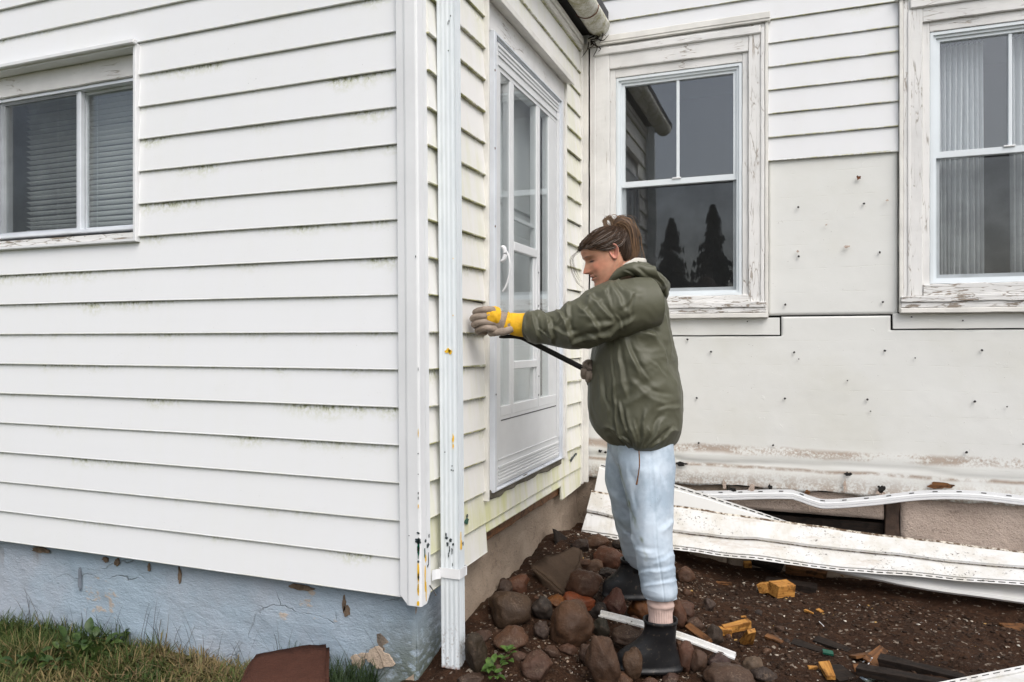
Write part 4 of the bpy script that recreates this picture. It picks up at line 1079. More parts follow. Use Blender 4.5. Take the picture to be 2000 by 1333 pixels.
rowsz = [[onZ(1770, 1345, .055), onZ(1900, 1319, .058), onZ(2000, 1299, .06), onZ(2160, 1267, .06)], [onZ(1790, 1352, .052), onZ(1900, 1329, .055), onZ(2000, 1309, .057), onZ(2160, 1278, .057)], [onZ(1800, 1355, .044), onZ(1900, 1332, .046), onZ(2000, 1312, .048), onZ(2160, 1282, .048)], [onZ(1900, 1440, .05), onZ(2000, 1420, .05), onZ(2100, 1400, .05), onZ(2260, 1370, .05)]]
V = np.array([cat_rom(r, 30) for r in rowsz]); R5 = V.copy(); V = V.reshape(-1, 3)
me = mesh(V, [(k * 30 + i, k * 30 + i + 1, (k + 1) * 30 + i + 1, (k + 1) * 30 + i) for k in range(3) for i in range(29)], V[0])
p5 = add('fallen_siding_panel', me, M['mud'], None, V[0], 'corner of a white siding panel lying flat in the bottom right corner', 'siding panel')
md = p5.modifiers.new('thickness', 'SOLIDIFY'); md.thickness = .002
slots(p5, R5[0], R5[1], .05, .03, .004, out=(0, 0, .0022))

# ------------------------------------------------------------------ rocks
_ico = {}
def ico(sub):
    if sub not in _ico:
        bm = bmesh.new(); bmesh.ops.create_icosphere(bm, subdivisions=sub, radius=1)
        _ico[sub] = (np.array([v.co[:] for v in bm.verts]), [tuple(v.index for v in f.verts) for f in bm.faces]); bm.free()
    return _ico[sub]
def rock(px, py, w, h, label, col, ang=.4, rot=0., dep=.9, group=None, sub=4, zo=0.):
    """a stone seen w x h pixels large around (px,py); dep = its depth relative to its width"""
    seed = px * 1.37 + py * .71
    if w > 25: w *= 1.10; h *= 1.10
    rg = np.random.default_rng(int(seed * 10))
    Vb, Fc = ico(sub)
    hz = .05
    for _ in range(4):
        P = G(px, py + h * .5 - 4, 0.0) if h > 0 else G(px, py)
        Z = -S * P[0] + C * P[1]
        wm, hm_ = w * Z / FPX / 2, h * Z / FPX / 2
    c0 = D(px, py, Z + wm * dep * .55 + zo); k_ = (Z + wm * dep * .55 + zo) / Z; wm *= k_; hm_ *= k_
    V = Vb.copy()
    for k in range(int(4 + 8 * ang)):
        nrm = rg.normal(size=3); nrm /= np.linalg.norm(nrm); dd = rg.uniform(.62, .9) if ang > .3 else rg.uniform(.75, .95)
        ex = np.maximum(0, V @ nrm - dd); V = V - ex[:, None] * nrm * min(.97, .55 + .55 * ang)
    V *= 1 + (.10 + .06 * ang) * fbm(V * 1.5 + seed, 3)[:, None] + .030 * fbm(V * 6 + seed, 4)[:, None]
    V /= np.abs(V).max(0)
    V = V * np.array((wm, wm * dep, hm_))
    cr_, sr_ = math.cos(rot), math.sin(rot)
    x, z = V[:, 0] * cr_ - V[:, 2] * sr_, V[:, 0] * sr_ + V[:, 2] * cr_
    if rot:
        x *= wm / np.abs(x).max(); z *= hm_ / np.abs(z).max()
    W = c0 + x[:, None] * RV + V[:, 1:2] * FV + z[:, None] * UV
    o = add('rock', mesh(W, Fc, c0, True), M['rock'], None, c0, label, 'rock', group)
    m_ = sum(col) / 3; o.color = (*[max(.008, (m_ + (c_ - m_) * 1.35) * .66) for c_ in col], 1)
    return o
BRN, RED, DRK, GRY, ORG = (.105, .058, .038), (.17, .065, .04), (.040, .030, .026), (.085, .060, .048), (.20, .085, .035)
GRP = 'rocks heaped by the foundation'
for a in [
    (929, 1274, 42, 82, 'tall dark rock right beside the foot of the downspout', DRK[:2] + (.02,), .3, .1),
    (994, 1189, 82, 70, 'large smooth brown boulder lying against the concrete foundation', (.075, .05, .034), .25, -.1),
    (996, 1246, 66, 46, 'low gritty brown rock in front of the smooth boulder', BRN, .6, 0),
    (1057, 1187, 40, 50, 'dark angular rock between the smooth boulder and the oval boulder', (.05, .042, .036), .9, .2),
    (1060, 1231, 34, 38, 'small dark wedge of rock at the left side of the oval boulder', (.06, .042, .034), .7, .3),
    (1115, 1218, 86, 90, 'big oval brown boulder in the middle of the heap', (.10, .058, .038), .12, .1),
    (1131, 1175, 66, 34, 'reddish orange rock on top of the oval boulder', (.24, .085, .05), .6, -.25),
    (1085, 1174, 36, 28, 'small orange brown rock behind the oval boulder', ORG, .5, .2),
    (1141, 1139, 70, 56, 'rounded chestnut rock between the stone slab and the far boot', (.085, .045, .03), .2, .3, -.04),
    (1188, 1087, 56, 42, 'flat rounded red brown rock just left of the far boot top', (.125, .062, .042), .2, -.1),
    (1167, 1060, 48, 30, 'brown rock half hidden under the end of the fallen panel', (.10, .055, .035), .3, .1),
    (1161, 1104, 30, 24, 'small pale brown stone above the chestnut rock', (.13, .08, .055), .2, 0),
    (1192, 1119, 42, 18, 'thin dark stone wedged under the flat red brown rock', DRK, .6, -.2, -.25),
    (1137, 1100, 30, 22, 'small brown stone at the right edge of the stone slab', BRN, .5, .2),
    (1203, 1178, 50, 58, 'dark red brown rock in front of the far boot toe', (.095, .045, .034), .5, -.3, -.05),
    (1249, 1190, 44, 46, 'orange brown rock just left of the sock', (.17, .075, .035), .4, .2, -.05),
    (1325, 1202, 30, 58, 'brown rock right behind the rim of the near boot', (.12, .062, .042), .2, .1),
    (1224, 1242, 64, 36, 'flat brown rock under the toe of the near boot', (.075, .05, .037), .4, .1, -.10),
    (1177, 1289, 64, 98, 'large upright foreground rock left of the near boot', (.085, .052, .036), .45, .25, -.04),
    (1235, 1294, 37, 58, 'upright brown stone standing against the near boot toe', (.095, .06, .04), .3, 0, -.06),
    (1215, 1326, 37, 28, 'small rounded stone at the bottom edge below the near boot', (.12, .068, .045), .2, 0),
    (1336, 1284, 34, 66, 'red brown rock touching the heel of the near boot', (.115, .062, .045), .6, -.15),
    (1050, 1304, 60, 58, 'pointed brown rock near the bottom edge, left of the large upright one', (.095, .055, .04), .7, .4),
    (1077, 1273, 32, 26, 'small half buried stone above the pointed rock', (.085, .052, .038), .3, 0),
    (943, 1243, 34, 28, 'small brown stone beside the foundation, above the tall dark rock', (.08, .05, .038), .3, 0),
    (922, 1327, 54, 26, 'low stone at the bottom edge below the downspout', (.08, .055, .042), .5, 0),
    (1147, 1281, 32, 46, 'dark stone tucked behind the large upright rock', (.07, .045, .034), .5, .4),
    (1170, 1196, 36, 38, 'black rock at the left end of the channel strip', (.03, .025, .022), .5, .2),
    (1174, 1228, 32, 44, 'narrow black stone right of the oval boulder', (.032, .03, .022), .4, -.1),
    (1011, 1142, 48, 40, 'broken reddish stone against the concrete above the smooth boulder', (.15, .075, .05), .9, .5),
    (1338, 1191, 38, 32, 'brown rock behind the trouser cuff', (.10, .055, .04), .4, .2),
    (1358, 1218, 34, 28, 'sloping brown rock above the tilted stick', (.095, .058, .042), .5, -.4),
    (1385, 1181, 25, 30, 'small angular grey stone standing in the soil', (.085, .062, .052), .9, .1),
    (1393, 1242, 38, 46, 'dark rounded rock behind the yellow plank', (.05, .038, .03), .3, .2),
    (1363, 1291, 34, 46, 'rounded brown rock below the channel strip end', (.10, .062, .045), .25, -.2),
    (1402, 1292, 46, 34, 'dull purple brown rock behind the large foreground boulder', (.075, .05, .045), .5, .1),
    (1425, 1324, 92, 50, 'large smooth boulder with pale scratches at the bottom edge', (.10, .065, .048), .15, -.1),
    (1471, 1296, 40, 36, 'pale gritty angular stone below the standing wood piece', (.16, .12, .09), .9, .3),
    (1493, 1316, 50, 28, 'dark flat stone right of the pale angular stone', (.05, .038, .032), .5, 0),
    (1336, 1123, 38, 32, 'brown block of stone in the shade of the panel behind the knee', (.10, .055, .036), .6, .1),
    (1310, 1325, 34, 22, 'small stone directly below the near boot sole', (.08, .05, .04), .4, 0),
    (1270, 1333, 30, 16, 'tiny stone at the bottom edge in front of the near boot', (.10, .06, .045), .3, 0),
    (1232, 1215, 36, 26, 'small stone between the channel strip and the orange rock', (.085, .05, .036), .5, 0),
    (1110, 1270, 34, 24, 'small stone below the oval boulder', (.11, .065, .048), .5, 0),
    (1012, 1282, 30, 20, 'small stone near the green weed', (.10, .06, .045), .5, 0),
    (985, 1145, 34, 30, 'dark stone in the corner of concrete and soil', (.06, .04, .03), .6, .2),
    (1136, 1066, 34, 26, 'dark stone beneath the left end of the panel', (.05, .036, .03), .5, .2),
    (1215, 1064, 36, 26, 'black stone in the shade under the panel left of the trousers', (.035, .028, .024), .5, .2)]:
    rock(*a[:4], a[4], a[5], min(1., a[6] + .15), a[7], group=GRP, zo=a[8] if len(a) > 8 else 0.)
rgs = np.random.default_rng(77)
for k in range(46):
    if k < 30: px, py = rgs.uniform(930, 1345), rgs.uniform(1100, 1325)
    else: px, py = rgs.uniform(1340, 1540), rgs.uniform(1180, 1330)
    if px < 930 + (1215 - py) * .9: continue
    w = rgs.uniform(11, 24)
    rock(px, py, w, w * rgs.uniform(.6, .95), 'small loose brown stone lying among the larger rocks', [BRN, (.08, .05, .036), (.13, .075, .05), DRK][k % 4], rgs.uniform(.3, .9), rgs.uniform(-.5, .5), group='small loose stones', sub=3)
def prism(name, top, drop, mat, label, cat, group=None, jit=.006, cuts=4, seed=0, bev=.008):
    """slab: top outline (list of 3-D points) extruded by vector drop, edges chipped"""
    top = [np.asarray(p, float) for p in top]; n = len(top)
    V = top + [p + np.asarray(drop, float) for p in top]
    me = mesh(V, [tuple(range(n)), tuple(range(2 * n - 1, n - 1, -1))] + [(j, n + j, n + (j + 1) % n, (j + 1) % n) for j in range(n)], top[0])
    bm = bmesh.new(); bm.from_mesh(me)
    bmesh.ops.recalc_face_normals(bm, faces=bm.faces)
    if bev: bmesh.ops.bevel(bm, geom=list(bm.edges), offset=bev, segments=2, affect='EDGES')
    bmesh.ops.triangulate(bm, faces=[f for f in bm.faces if len(f.verts) > 4])
    bmesh.ops.subdivide_edges(bm, edges=bm.edges[:], cuts=cuts, use_grid_fill=True)
    for v in bm.verts:
        q = np.array(v.co) * 1.0 + seed
        v.co += Vector([jit * float(fbm(q * 9 + k * 31.7, 3)) for k in range(3)])
    bmesh.ops.recalc_face_normals(bm, faces=bm.faces)
    bm.to_mesh(me); bm.free(); me.shade_smooth()
    return add(name, me, mat, None, top[0], label, cat, group)
prism('stone_slab', [D(1036, 1104, 3.26), D(1062, 1082, 3.40), D(1134, 1064, 3.72), D(1130, 1090, 3.52), D(1107, 1160, 3.20)], (.035, .015, -.10), M['slabrock'], 'broken triangular stone slab tilted against the foundation', 'stone slab', cuts=4, seed=3, jit=.010)
prism('slate_piece', [D(1079, 1030, 3.80), D(1092, 1040, 3.82), D(1120, 1064, 3.86), D(1088, 1078, 3.74)], (.012, .03, -.012), M['wood_dk'], 'pointed black sheet leaning against the foundation above the stone slab', 'slate', cuts=1, jit=.003, bev=.003)
prism('slate_piece', [D(1118, 1072, 3.7), D(1105, 1050, 3.86), D(1128, 1040, 4.0), D(1140, 1052, 3.95)], (.0, .02, -.05), M['wood_dk'], 'black rubble sheet in the dark gap at the panel end', 'slate', cuts=1, jit=.004, bev=.003)
prism('sandstone_slab', [onZ(462, 1345, .10), onZ(495, 1271, .13), onZ(560, 1258, .14), onZ(640, 1254, .14), onZ(640, 1345, .10)], (.0, -.004, -.16), M['redslab'], 'flat red brown stone block standing in the grass by the blue foundation', 'stone block', cuts=4, jit=.007, seed=8, bev=.012)

# ------------------------------------------------------------------ broken wood and scraps
def block(px, py, l, w, h, yaw, pitch=0., roll=0., mat='wood', label='', cat='wood piece', dz=.5, taper=0., group='broken wood scattered on the soil', name='wood_block'):
    c0 = G(px, py); c0 = c0 + UV * h * dz
    Vb, Fc = boxv(-l / 2, l / 2, -w / 2, w / 2, -h / 2, h / 2)
    me = mesh(Vb, Fc); bm = bmesh.new(); bm.from_mesh(me); bmesh.ops.recalc_face_normals(bm, faces=bm.faces)
    bmesh.ops.bevel(bm, geom=list(bm.edges), offset=min(l, w, h) * .035, segments=1, affect='EDGES')
    es = [e for e in bm.edges if abs((e.verts[0].co - e.verts[1].co).x) > l * .5]
    bmesh.ops.subdivide_edges(bm, edges=es, cuts=6, use_grid_fill=True)
    for v in bm.verts:
        q = np.array(v.co) * 20 + px
        v.co += Vector([min(w, h) * .06 * float(vnoise(q + k * 13.3)) for k in range(3)])
        if taper:
            f = 1 - taper * max(0., v.co.x / l + .3); v.co.y *= f; v.co.z *= f
            if abs(v.co.x) > l * .44: v.co.x += l * .05 * float(vnoise(q * 3))
    bm.to_mesh(me); bm.free()
    o = add(name, me, M[mat], None, c0, label, cat, group)
    o.rotation_euler = (roll, pitch, yaw)
    return o
block(1527, 1163, .105, .070, .062, .75, .05, .12, 'wood', 'largest pale yellow wood block in the middle of the soil', dz=.55)
block(1494, 1157, .062, .050, .045, 1.3, .1, -.35, 'wood', 'small yellow wood block left of the largest one', dz=.6)
block(1510, 1160, .07, .04, .03, .3, .0, .0, 'wood_br', 'brown wood chunk between the two yellow blocks', dz=.3)
block(1438, 1234, .125, .028, .034, .62, -.12, .2, 'wood', 'yellow plank end lying across the soil right of the near boot', dz=.7)
block(1413, 1238, .065, .035, .03, .1, .0, .1, 'wood', 'short yellow piece under the plank end', dz=.4)
block(1462, 1262, .125, .052, .024, -1.25, -.75, .2, 'wood', 'orange wood piece standing tilted below the plank end', dz=1.6, taper=.5)
block(1364, 1256, .135, .030, .018, -.75, .16, .5, 'wood_br', 'brown stick lying tilted over the white channel strip', dz=2.2)
block(1575, 1126, .21, .05, .045, -.15, .05, .3, 'wood_br', 'long splintered brown beam end under the fallen panel', dz=.7, taper=.5)
block(1625, 1126, .12, .03, .03, -.42, .08, .5, 'wood', 'orange splintered tip of the broken beam', dz=.8, taper=.9)
block(1500, 1112, .15, .07, .025, -.25, .1, .4, 'wood_dk', 'black rotten board end curling up near the panel', dz=1.4)
block(1545, 1150, .24, .06, .035, -.12, .0, .1, 'wood_dk', 'black rotten board lying behind the yellow blocks', dz=.6)
block(1460, 1108, .04, .03, .03, .4, .0, .3, 'wood', 'tiny orange chip in the dark under the panel', dz=.6)
block(1408, 1140, .11, .02, .012, .05, .0, .0, 'wood_br', 'thin brown lath lying in the soil behind the woman', dz=.5)
block(1580, 1196, .045, .016, .010, -.7, .0, .0, 'wood', 'curved yellow splinter below the largest block', dz=.5, taper=.6)
block(1601, 1194, .030, .020, .008, -.9, .1, .2, 'wood', 'small yellow chip right of the curved splinter', dz=.6)
block(1452, 1206, .022, .010, .008, .4, .0, .0, 'wood', 'tiny yellow chip above the plank end', dz=.6)
block(1616, 1316, .085, .040, .020, -1.3, .2, .1, 'wood', 'yellow wood scrap at the bottom edge of the soil', dz=.7, taper=.3)
block(1588, 1306, .035, .016, .010, .3, .0, .0, 'wood', 'small yellow chip left of the bottom yellow scrap', dz=.6)
block(1712, 1292, .12, .050, .008, 1.05, -.2, .4, 'wood_br', 'red brown bark strip standing up near the bottom right', dz=3., taper=.4)
block(1688, 1288, .10, .045, .010, .55, -.1, -.3, 'wood_br', 'dull brown shingle scrap beside the bark strip', dz=2., taper=.2)
block(1702, 1312, .13, .035, .010, .3, .0, .2, 'wood_br', 'brown bark piece below the bark strip', dz=1.5, taper=.3)
block(1800, 1313, .27, .045, .030, -.28, .0, .1, 'wood_dk', 'long charred plank lying in the soil at the lower right', dz=.4, taper=.2)
block(1770, 1330, .30, .045, .030, -.10, .0, .1, 'wood_dk', 'charred plank at the bottom edge of the lower right', dz=.4, taper=.2)
block(1580, 1266, .13, .05, .010, -.35, .05, .1, 'wood_dk', 'thin dark shingle lying flat left of the green chip', dz=.8, taper=.3)
block(1625, 1262, .14, .05, .010, -.45, .05, .1, 'wood_dk', 'dark shingle behind the green chip', dz=.8, taper=.3)
block(1640, 1318, .10, .09, .008, .8, .1, .2, 'wood_dk', 'black flat scrap right of the bottom yellow scrap', dz=1.)
block(1512, 1250, .075, .03, .010, -.6, .05, .2, 'wood_br', 'weathered splinter lying right of the standing orange piece', dz=.7, taper=.5)
block(1985, 1228, .10, .09, .012, .3, .0, .0, 'wood_br', 'brown board scrap at the right edge of the soil', dz=.4)
block(1617, 1278, .038, .024, .008, .1, .1, .2, 'p_green', 'small dark green plastic chip on the soil', 'plastic chip', dz=1.2, group=None, name='plastic_chip')
block(1695, 1330, .05, .03, .008, .9, .2, .2, 'found', 'blue grey painted chip at the bottom edge', 'paint chip', dz=1.2, group=None, name='paint_chip')
for i, (a, b_, r) in enumerate([((1685, 1292), (1703, 1284), .0022), ((1694, 1299), (1704, 1284), .0018), ((1600, 1213), (1609, 1222), .0018)]):
    V, Fc = tube([G(*a, .012), (G(*a, .02) + G(*b_, .02)) / 2, G(*b_, .03)], r, 6)
    add('wire', mesh(V, Fc, G(*a)), M['vinyl'], None, G(*a), ['bent white wire over the brown shingle scrap', 'straighter white wire crossing the bent one', 'short white wire below the yellow chips'][i], 'wire')
# long nail sticking out of the beam
V, Fc = tube([G(1552, 1105, .03), G(1552, 1105, .03) + np.array((.0, -.01, .07))], .002, 6); add('nail', mesh(V, Fc, G(1552, 1105)), M['nail'], None, G(1552, 1105), 'thin dark nail standing up in front of the panel edge', 'nail')
# ------------------------------------------------------------------ grit
def scatter(n, smin, smax, cols, name, label, xr=(-1.1, 1.55), yr=(2.3, 3.98), flat=.6, seed=1, powr=3.):
    rg = np.random.default_rng(seed); Vb, Fc = ico(1); Fb = np.array(Fc); nb = len(Vb)
    x = rg.uniform(*xr, n); y = rg.uniform(*yr, n); z = gh(x, y)
    s = smin + (smax - smin) * rg.random(n) ** powr
    V = np.repeat(Vb[None], n, 0) * (1 + .35 * rg.normal(size=(n, nb, 1)))
    V = V * np.stack([s, s * rg.uniform(.5, 1, n), s * flat * rg.uniform(.5, 1, n)], -1)[:, None, :]
    th = rg.uniform(0, 6.28, n); c_, s_ = np.cos(th)[:, None], np.sin(th)[:, None]
    X = V[..., 0] * c_ - V[..., 1] * s_ + x[:, None]; Y = V[..., 0] * s_ + V[..., 1] * c_ + y[:, None]; Zz = V[..., 2] + z[:, None] + s[:, None] * .12
    W = np.stack([X, Y, Zz], -1).reshape(-1, 3)
    F2 = (Fb[None] + (np.arange(n) * nb)[:, None, None]).reshape(-1, 3)
    me = bpy.data.meshes.new('m'); me.vertices.add(len(W)); me.vertices.foreach_set('co', W.ravel())
    me.loops.add(F2.size); me.loops.foreach_set('vertex_index', F2.ravel())
    me.polygons.add(len(F2)); me.polygons.foreach_set('loop_start', np.arange(0, F2.size, 3)); me.update(calc_edges=True)
    cols = np.array(cols); cc = cols[rg.integers(0, len(cols), n)] * rg.uniform(.7, 1.2, (n, 1))
    set_col(me, np.repeat(cc, nb, 0))
    return add(name, me, M['grit'], None, (0, 0, 0), label, 'gravel', kind='stuff')
b = B('grit'); M['grit'] = b.done(b.n('Attribute', attribute_name='Col').outputs[0], .7, spec=.15)
scatter(10000, .002, .013, [(.045, .025, .0155), (.028, .016, .010), (.075, .046, .031), (.06, .036, .023), (.025, .014, .009)], 'gravel', 'brown gravel and crumbs of soil over the bare ground')
scatter(520, .002, .008, [(.62, .58, .50), (.5, .44, .36), (.7, .68, .64), (.45, .28, .10)], 'grit', 'pale grit and paint flakes over the bare ground', seed=5)
scatter(1500, .002, .007, [(.22, .16, .12), (.30, .23, .17), (.12, .08, .05), (.4, .34, .27)], 'grit', 'fine pale grit between the heaped rocks', xr=(-1.15, -.35), yr=(2.35, 3.9), seed=6)

# ------------------------------------------------------------------ grass, weeds
def blades(n, xr, yr, hmin, hmax, cols, seed, wid=.0024, lean_=.6, dens=None):
    rg = np.random.default_rng(seed)
    x = rg.uniform(*xr, n); y = rg.uniform(*yr, n)
    if dens is not None:
        k = rg.random(n) < dens(x, y); x, y = x[k], y[k]; n = len(x)
    z = gh(x, y) - .004; h = rg.uniform(hmin, hmax, n) * (1 + .35 * vnoise(np.stack([x * 5, y * 5, 0 * x], -1)))
    a = rg.uniform(0, 6.28, n); ln = h * rg.uniform(.15, lean_ * 1.6, n)
    dx, dy = np.cos(a), np.sin(a); w = wid * rg.uniform(.6, 1.4, n)
    px_, py_ = -dy, dx
    V = []
    for t, ww in ((0, 1.), (.35, .95), (.7, .7), (1., .05)):
        bx = x + dx * ln * t ** 1.7; by = y + dy * ln * t ** 1.7; bz = z + h * (t - .22 * t * t * lean_)
        V.append(np.stack([bx - px_ * w * ww, by - py_ * w * ww, bz], -1)); V.append(np.stack([bx + px_ * w * ww, by + py_ * w * ww, bz], -1))
    V = np.stack(V, 1).reshape(-1, 3)
    base = (np.arange(n) * 8)[:, None, None]
    Fq = (np.array([(0, 1, 3, 2), (2, 3, 5, 4), (4, 5, 7, 6)])[None] + base).reshape(-1, 4)
    cols = np.array(cols)
    pat = np.clip(vnoise(np.stack([x * 4.5, y * 4.5, 0 * x + seed], -1)) * .5 + .5 + rg.normal(0, .22, n), 0, .999)
    cc = cols[(pat * len(cols)).astype(int)] * rg.uniform(.7, 1.25, (n, 1))
    return V, Fq, np.repeat(cc, 8, 0)
GC = [(.035, .065, .014), (.055, .09, .02), (.07, .105, .026), (.085, .115, .03), (.12, .125, .04), (.22, .17, .075)]
parts = [blades(11000, (-3.6, -1.75), (1.45, 2.245), .03, .08, GC, 21, lean_=.9),
         blades(1500, (-3.6, -2.3), (2.0, 2.25), .06, .12, GC, 22, .0018),
         blades(1500, (-2.45, -1.75), (1.6, 2.24), .03, .075, [(.26, .19, .095), (.32, .24, .13), (.20, .13, .065), (.12, .12, .04)], 23, lean_=1.2),
         blades(1500, (-1.72, -1.34), (2.05, 2.25), .05, .13, [(.02, .035, .016), (.035, .06, .022), (.05, .085, .028)], 24, .0016, .5),
         blades(120, (-3.4, -1.3), (2.17, 2.25), .14, .26, [(.05, .04, .03), (.09, .08, .05)], 25, .0009, .55)]
Vg = np.concatenate([p[0] for p in parts]); off = np.cumsum([0] + [len(p[0]) for p in parts[:-1]])
Fq = np.concatenate([p[1] + o for p, o in zip(parts, off)]); Cg = np.concatenate([p[2] for p in parts])
me = bpy.data.meshes.new('grass'); me.vertices.add(len(Vg)); me.vertices.foreach_set('co', Vg.ravel())
me.loops.add(Fq.size); me.loops.foreach_set('vertex_index', Fq.ravel()); me.polygons.add(len(Fq)); me.polygons.foreach_set('loop_start', np.arange(0, Fq.size, 4)); me.update(calc_edges=True)
set_col(me, Cg)
add('grass', me, M['grass'], None, (0, 0, 0), 'green and straw coloured grass along the blue foundation', 'grass', kind='stuff')
def m_leaf(name, a, d):
    b = B(name); p = b.pos(); c_ = b.mix(b.rnd(), a, d)
    c_ = b.mix(b.rng(b.noise(p, 60, 3, .6), .4, .7), c_, tuple(x * .7 for x in a))
    pr_ = b.n('BsdfPrincipled', {'Base Color': c_, 'Roughness': .5}); t_ = b.n('BsdfTranslucent', {0: c_})
    mx_ = b.n('MixShader', {0: .3, 1: pr_.outputs[0], 2: t_.outputs[0]}); b.t.links.new(mx_.outputs[0], b.out.inputs['Surface']); return b.m
M['weed'] = m_leaf('weed_leaf', (.075, .15, .028), (.13, .22, .045)); M['weed_dk'] = m_leaf('dark_weed_leaf', (.035, .075, .018), (.10, .15, .035))
lv = []
for i, t in enumerate(np.linspace(0, 1, 7)):
    w = .30 * math.sin(math.pi * min(1, t * .96 + .03)) ** .8
    for s_ in (-1, 0, 1): lv.append((t, s_ * w, .10 * abs(s_) * w / .3 + .22 * t - .42 * t * t))
lme = [mesh(lv, [(i * 3 + j, i * 3 + j + 1, (i + 1) * 3 + j + 1, (i + 1) * 3 + j) for i in range(6) for j in range(2)], smooth=True) for _ in range(2)]
lme[0].materials.append(M['weed']); lme[1].materials.append(M['weed_dk'])
def weed(px, py, n, size, spread, lab, k=0, up=.5):
    c0 = G(px, py); e = empty('weed_plant', c0, lab, 'weed')
    for i in range(n):
        a = i * 2.4 + random.uniform(-.3, .3); rr = random.uniform(0, spread)
        l = add('leaf', lme[k], None, e, c0 + np.array((math.cos(a) * rr, math.sin(a) * rr, .012 + random.uniform(0, .04) * up)))
        l.rotation_euler = (random.uniform(-.4, .4), -random.uniform(.0, .8) * up, a + random.uniform(-.5, .5)); s_ = size * random.uniform(.6, 1.15); l.scale = (s_, s_, s_)
    return e
weed(993, 1296, 11, .034, .014, 'small bright green weed growing between the rocks', 0, 1.)
weed(966, 1324, 16, .042, .022, 'bright green weed at the bottom edge beside the downspout', 0, 1.)
weed(160, 1290, 60, .055, .16, 'patch of dark green broad leaves in the grass', 1, 1.6)
weed(60, 1310, 26, .05, .10, 'smaller patch of broad leaves at the far left of the grass', 1, 1.4)
# ------------------------------------------------------------------ spruces across the road, seen mirrored in the panes
def spruce(seed, h, r):
    rg = np.random.default_rng(seed); mb_ = MB()
    for lvl in np.linspace(.10, .99, 40):
        z = h * lvl; rad = r * (1 - lvl) ** .85 * rg.uniform(.75, 1.15); nb = int(7 + 9 * (1 - lvl))
        for k in range(nb):
            a = rg.uniform(0, 6.28); L = rad * rg.uniform(.5, 1.25) + .012
            d = np.array((math.cos(a), math.sin(a), 0)); sd = np.array((-d[1], d[0], 0))
            for j in range(5):
                t = (j + .6) / 5; c_ = d * L * t + np.array((0, 0, z - .28 * L * t * t + .1 * L * t)); w = .22 * L * (1.15 - t) + .012
                for sg in (-1, 1):
                    tip = c_ + sd * sg * w * rg.uniform(.8, 1.6) + d * .10 * L + np.array((0, 0, -rg.uniform(.01, .045)))
                    mb_.put([c_ - d * .06 * L, c_ + d * .08 * L + np.array((0, 0, .02)), tip], [(0, 1, 2)])
                mb_.put([c_ - d * .12 * L - sd * .008, c_ - d * .12 * L + sd * .008, c_ + d * .16 * L + np.array((0, 0, -.012))], [(0, 1, 2)])
    return mb_.make()
M['needle'] = m_plain('spruce_needles', (.045, .070, .038), .8, .3, 3, 0, 10); M['bark'] = m_plain('spruce_bark', (.07, .05, .035), .9, .3, 9, .5, 40)
sp = [spruce(3, 1., .24), spruce(4, 1., .20)]
V, Fc = sweep([(0, 0, -.05, .022, .022), (0, 0, .4, .015, .015), (0.004, 0, .97, .002, .002)], 10, 8, up=(1., 0, 0)); trm = mesh(V, Fc, smooth=True)
for me_ in sp: me_.materials.append(M['needle'])
trm.materials.append(M['bark'])
for i, (x, y, h, lab) in enumerate([(-3.5, -14, 5.0, 'left of the two tall dark spruces mirrored in the lower pane near the wing'), (-2.25, -13.6, 5.3, 'right of the two tall dark spruces mirrored in the lower pane near the wing'), (-1.0, -15, 3.4, 'shorter spruce mirrored at the right edge of the lower pane near the wing'), (-6.5, -15, 5.2, 'spruce mirrored dimly in the sliding window'), (3.2, -16, 3.6, 'low spruce mirrored in the curtained window, left of its bar'), (6.0, -16, 3.3, 'low spruce mirrored in the curtained window at the right edge'), (9.5, -9, 5.0, 'spruce mirrored faintly in the storm door glass')]):
    e = empty('spruce_tree', (x, y, -.15), lab, 'tree', 'spruces across the yard, mirrored in the windows'); e.scale = (h, h, h); e.rotation_euler = (0, 0, i * 1.1)
    for nm, me_ in (('crown', sp[i % 2]), ('trunk', trm)):
        c_ = bpy.data.objects.new(nm, me_); COL.objects.link(c_); c_.parent = e

# ------------------------------------------------------------------ the woman
ZB0 = 2.90
def ring_loft(rings, nu, off=None, power=1., n=None):
    """rings: rows (cx,cy,cz, hx, hy) - ellipse halves along camera right and forward"""
    R = cat_rom(rings, n or len(rings) * 8); N = len(R)
    th = np.linspace(0, 2 * math.pi, nu, endpoint=False)
    cs, sn = np.cos(th), np.sin(th)
    if power != 1: cs = np.sign(cs) * np.abs(cs) ** power; sn = np.sign(sn) * np.abs(sn) ** power
    V = R[:, None, :3] + (R[:, 3:4] * cs)[:, :, None] * RV + (R[:, 4:5] * sn)[:, :, None] * FV
    if off is not None:
        s = np.linspace(0, 1, N)[:, None] + 0 * th[None]
        dr = cs[None, :, None] * RV + sn[None, :, None] * FV
        V = V + dr * off(V, th[None] + 0 * s, s)[:, :, None]
    Fc = [(i * nu + j, i * nu + (j + 1) % nu, (i + 1) * nu + (j + 1) % nu, (i + 1) * nu + j) for i in range(N - 1) for j in range(nu)]
    return V.reshape(-1, 3), Fc
def ridged(q, o=3):
    r = 0; a = 1.
    for k in range(o):
        r = r + a * (1 - 2 * np.abs(vnoise(q + 9.7 * k))); q = q * 1.9; a *= .5
    return r
